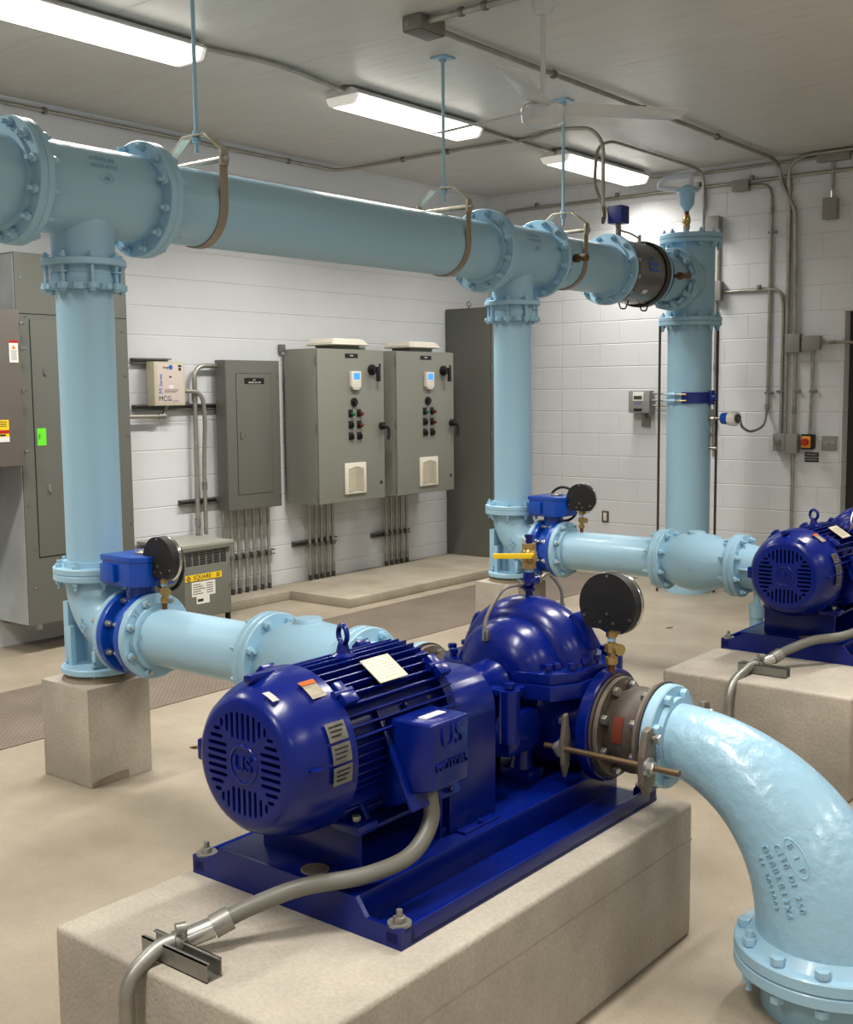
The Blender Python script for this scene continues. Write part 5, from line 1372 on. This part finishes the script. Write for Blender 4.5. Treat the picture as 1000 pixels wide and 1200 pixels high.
b = MB(); b.box(-3.515, -3.44, YR-.082, YR-.066, 1.115, 1.21, .012); b.part('yellow_base', 'estopyel', t)
b = MB(); b.lathe([(0, .028), (.03, .03), (.036, .026), (.036, 0)], (-3.478, YR-.082, 1.163), -Y, 20); b.part('red_knob', 'red', t)
t = jbox('switch_plate', -3.376, -3.25, 1.095, 1.212, .012, 'grey double switch plate on the back wall right of the emergency switch', cat='switch', lid=False)
for xx in (-3.338, -3.285): MB().box(xx-.009, xx+.009, YR-.018, YR-.012, 1.152, 1.164).part('toggle', 'plate_beige', t)
t = thing('warning_sign', 'small black sign with two white lines under the emergency switch', 'sign', (-3.455, YR, .995))
MB().box(-3.512, -3.398, YR-.004, YR-.0005, 1.04, 1.076).part('upper_plate', 'black', t); MB().box(-3.512, -3.398, YR-.004, YR-.0005, .998, 1.034).part('lower_plate', 'black', t)
b = MB(); b.text('EMERGENCY', .0165, .001, (-3.455, YR-.004, 1.058), X, Z); b.text('SHUTDOWN', .0165, .001, (-3.455, YR-.004, 1.016), X, Z); b.part('sign_text', 'sticker', t)
t = jbox('power_outlet', -5.398, -5.326, .385, .49, .01, 'beige duplex outlet low on the back wall left of the right riser', 'bronze', 'outlet', lid=False)
MB().box(-5.38, -5.344, YR-.014, YR-.01, .4, .475, .003).part('receptacle', 'beige', t)
# flow transmitter display
t = thing('flow_transmitter', 'grey wall display unit with small screen left of the right riser', 'transmitter', (-4.96, YR, 1.29))
MB().box(-5.075, -4.87, YR-.11, YR-.02, 1.39, 1.585, .006).part('housing', 'fitting_grey', t)
b = MB(); b.box(-5.075+.045, -4.925, YR-.114, YR-.11, 1.495, 1.575, .002); b.part('display_bezel', 'sticker', t)
b = MB(); b.box(-5.02, -4.94, YR-.1155, YR-.113, 1.51, 1.54); b.part('screen', 'lcdgrey', t)
b = MB(); b.text('mLink', .03, .001, (-4.978, YR-.111, 1.475), X, Z); b.part('blue_lettering', 'inkblue', t)
b = MB(); b.box(-5.02, -4.94, YR-.113, YR-.11, 1.405, 1.43, .002); b.part('type_plate', 'black', t)
b = MB(); b.box(-4.99, -4.91, YR-.025, YR+.002, 1.27, 1.4); b.cyl((-4.95, YR-.06, 1.34), (-4.95, YR-.06, 1.395), .014, 12); b.cyl((-4.89, YR-.06, 1.36), (-4.89, YR-.06, 1.395), .012, 12); b.part('bracket', 'galv', t)
for zz in (1.56, 1.50, 1.455): MB().cyl((-4.875, YR-.06, zz), (-4.7, YR-.06, zz-.005), .009, 10).part('cable_fitting', 'conduit', t)

# ------------------------------------------------------------------ ceiling fan
t = thing('ceiling_fan', 'white three-blade ceiling fan at the top centre', 'ceiling fan', (-3.09, 4.75, 2.83))
xf_, yf_ = -3.09, 4.75
MB().lathe([(0, .05), (-.01, .055), (-.075, .05), (-.1, .038), (-.105, 0)], (xf_, yf_, ZC), Z, 24).part('canopy', 'fanwhite', t)
MB().cyl((xf_, yf_, 2.95), (xf_, yf_, ZC-.1), .0125, 16).part('downrod', 'fanwhite', t)
MB().lathe([(0, 0), (0, .055), (.012, .08), (.02, .098), (.06, .102), (.068, .104), (.085, .104), (.1, .09), (.112, .03), (.13, .02), (.135, 0)], (xf_, yf_, 2.835), Z, 40).part('motor_housing', 'fanwhite', t)
for az in (-68, 52, 172):
    a = math.radians(az); d = V((math.cos(a), math.sin(a), 0)); e = V((math.sin(a), -math.cos(a), 0))  # e = clockwise side
    tl = math.radians(13); e2 = (e*math.cos(tl)+Z*math.sin(tl)); nn = d.cross(e2)
    b = MB(); b.prism([(.095, -.055), (.16, -.062), (.68, -.062), (.72, -.035), (.72, .062), (.16, .062), (.095, .04)], (xf_, yf_, 2.925), d, e2, nn, .004, .001); b.part('blade', 'fanwhite', t)

# debris
for i, (x, y, l) in enumerate(((-4.05, 3.33, 'small brown dry leaf on the floor beside the left concrete pedestal'), (-3.55, 7.0, 'small brown dry leaf on the floor below the far check valve'))):
    b = MB(); b.prism([(-.03, 0), (-.01, .014), (.02, .012), (.035, 0), (.015, -.013), (-.012, -.012)], (x, y, .001), V((1, .4*i, .25)).normalized(), Y, Z, .004); b.thing('dry_leaf', 'leaf', l, 'leaf', (x, y, 0))

# ------------------------------------------------------------------ camera, world, view
R_ = ((0.78001107, 0.62569582, -0.00935232), (-0.05759959, 0.08667129, 0.99457045), (-0.62310915, 0.77523727, -0.10364439))
cd = bpy.data.cameras.new('camera'); cam = bpy.data.objects.new('camera', cd); COL.objects.link(cam)
r, u, f = V(R_[0]), V(R_[1]), V(R_[2])
cam.matrix_world = Matrix(((r.x, u.x, -f.x, 0), (r.y, u.y, -f.y, 0), (r.z, u.z, -f.z, 1.6), (0, 0, 0, 1)))
cd.sensor_fit = 'VERTICAL'; cd.sensor_height = 24; cd.lens = 1359.806*24/1200; cd.clip_start = .02
sc.camera = cam
w = bpy.data.worlds.new('world'); sc.world = w; w.use_nodes = True
w.node_tree.nodes['Background'].inputs[0].default_value = (.5, .5, .5, 1); w.node_tree.nodes['Background'].inputs[1].default_value = .2
vs_ = sc.view_settings; vs_.view_transform = 'Standard'; vs_.look = 'None'; vs_.gamma = 1; vs_.use_curve_mapping = False
vs_.exposure = 0.0
cy = sc.cycles
cy.use_denoising = True; cy.max_bounces = 8; cy.diffuse_bounces = 5; cy.sample_clamp_indirect = 6; cy.caustics_reflective = False; cy.caustics_refractive = False
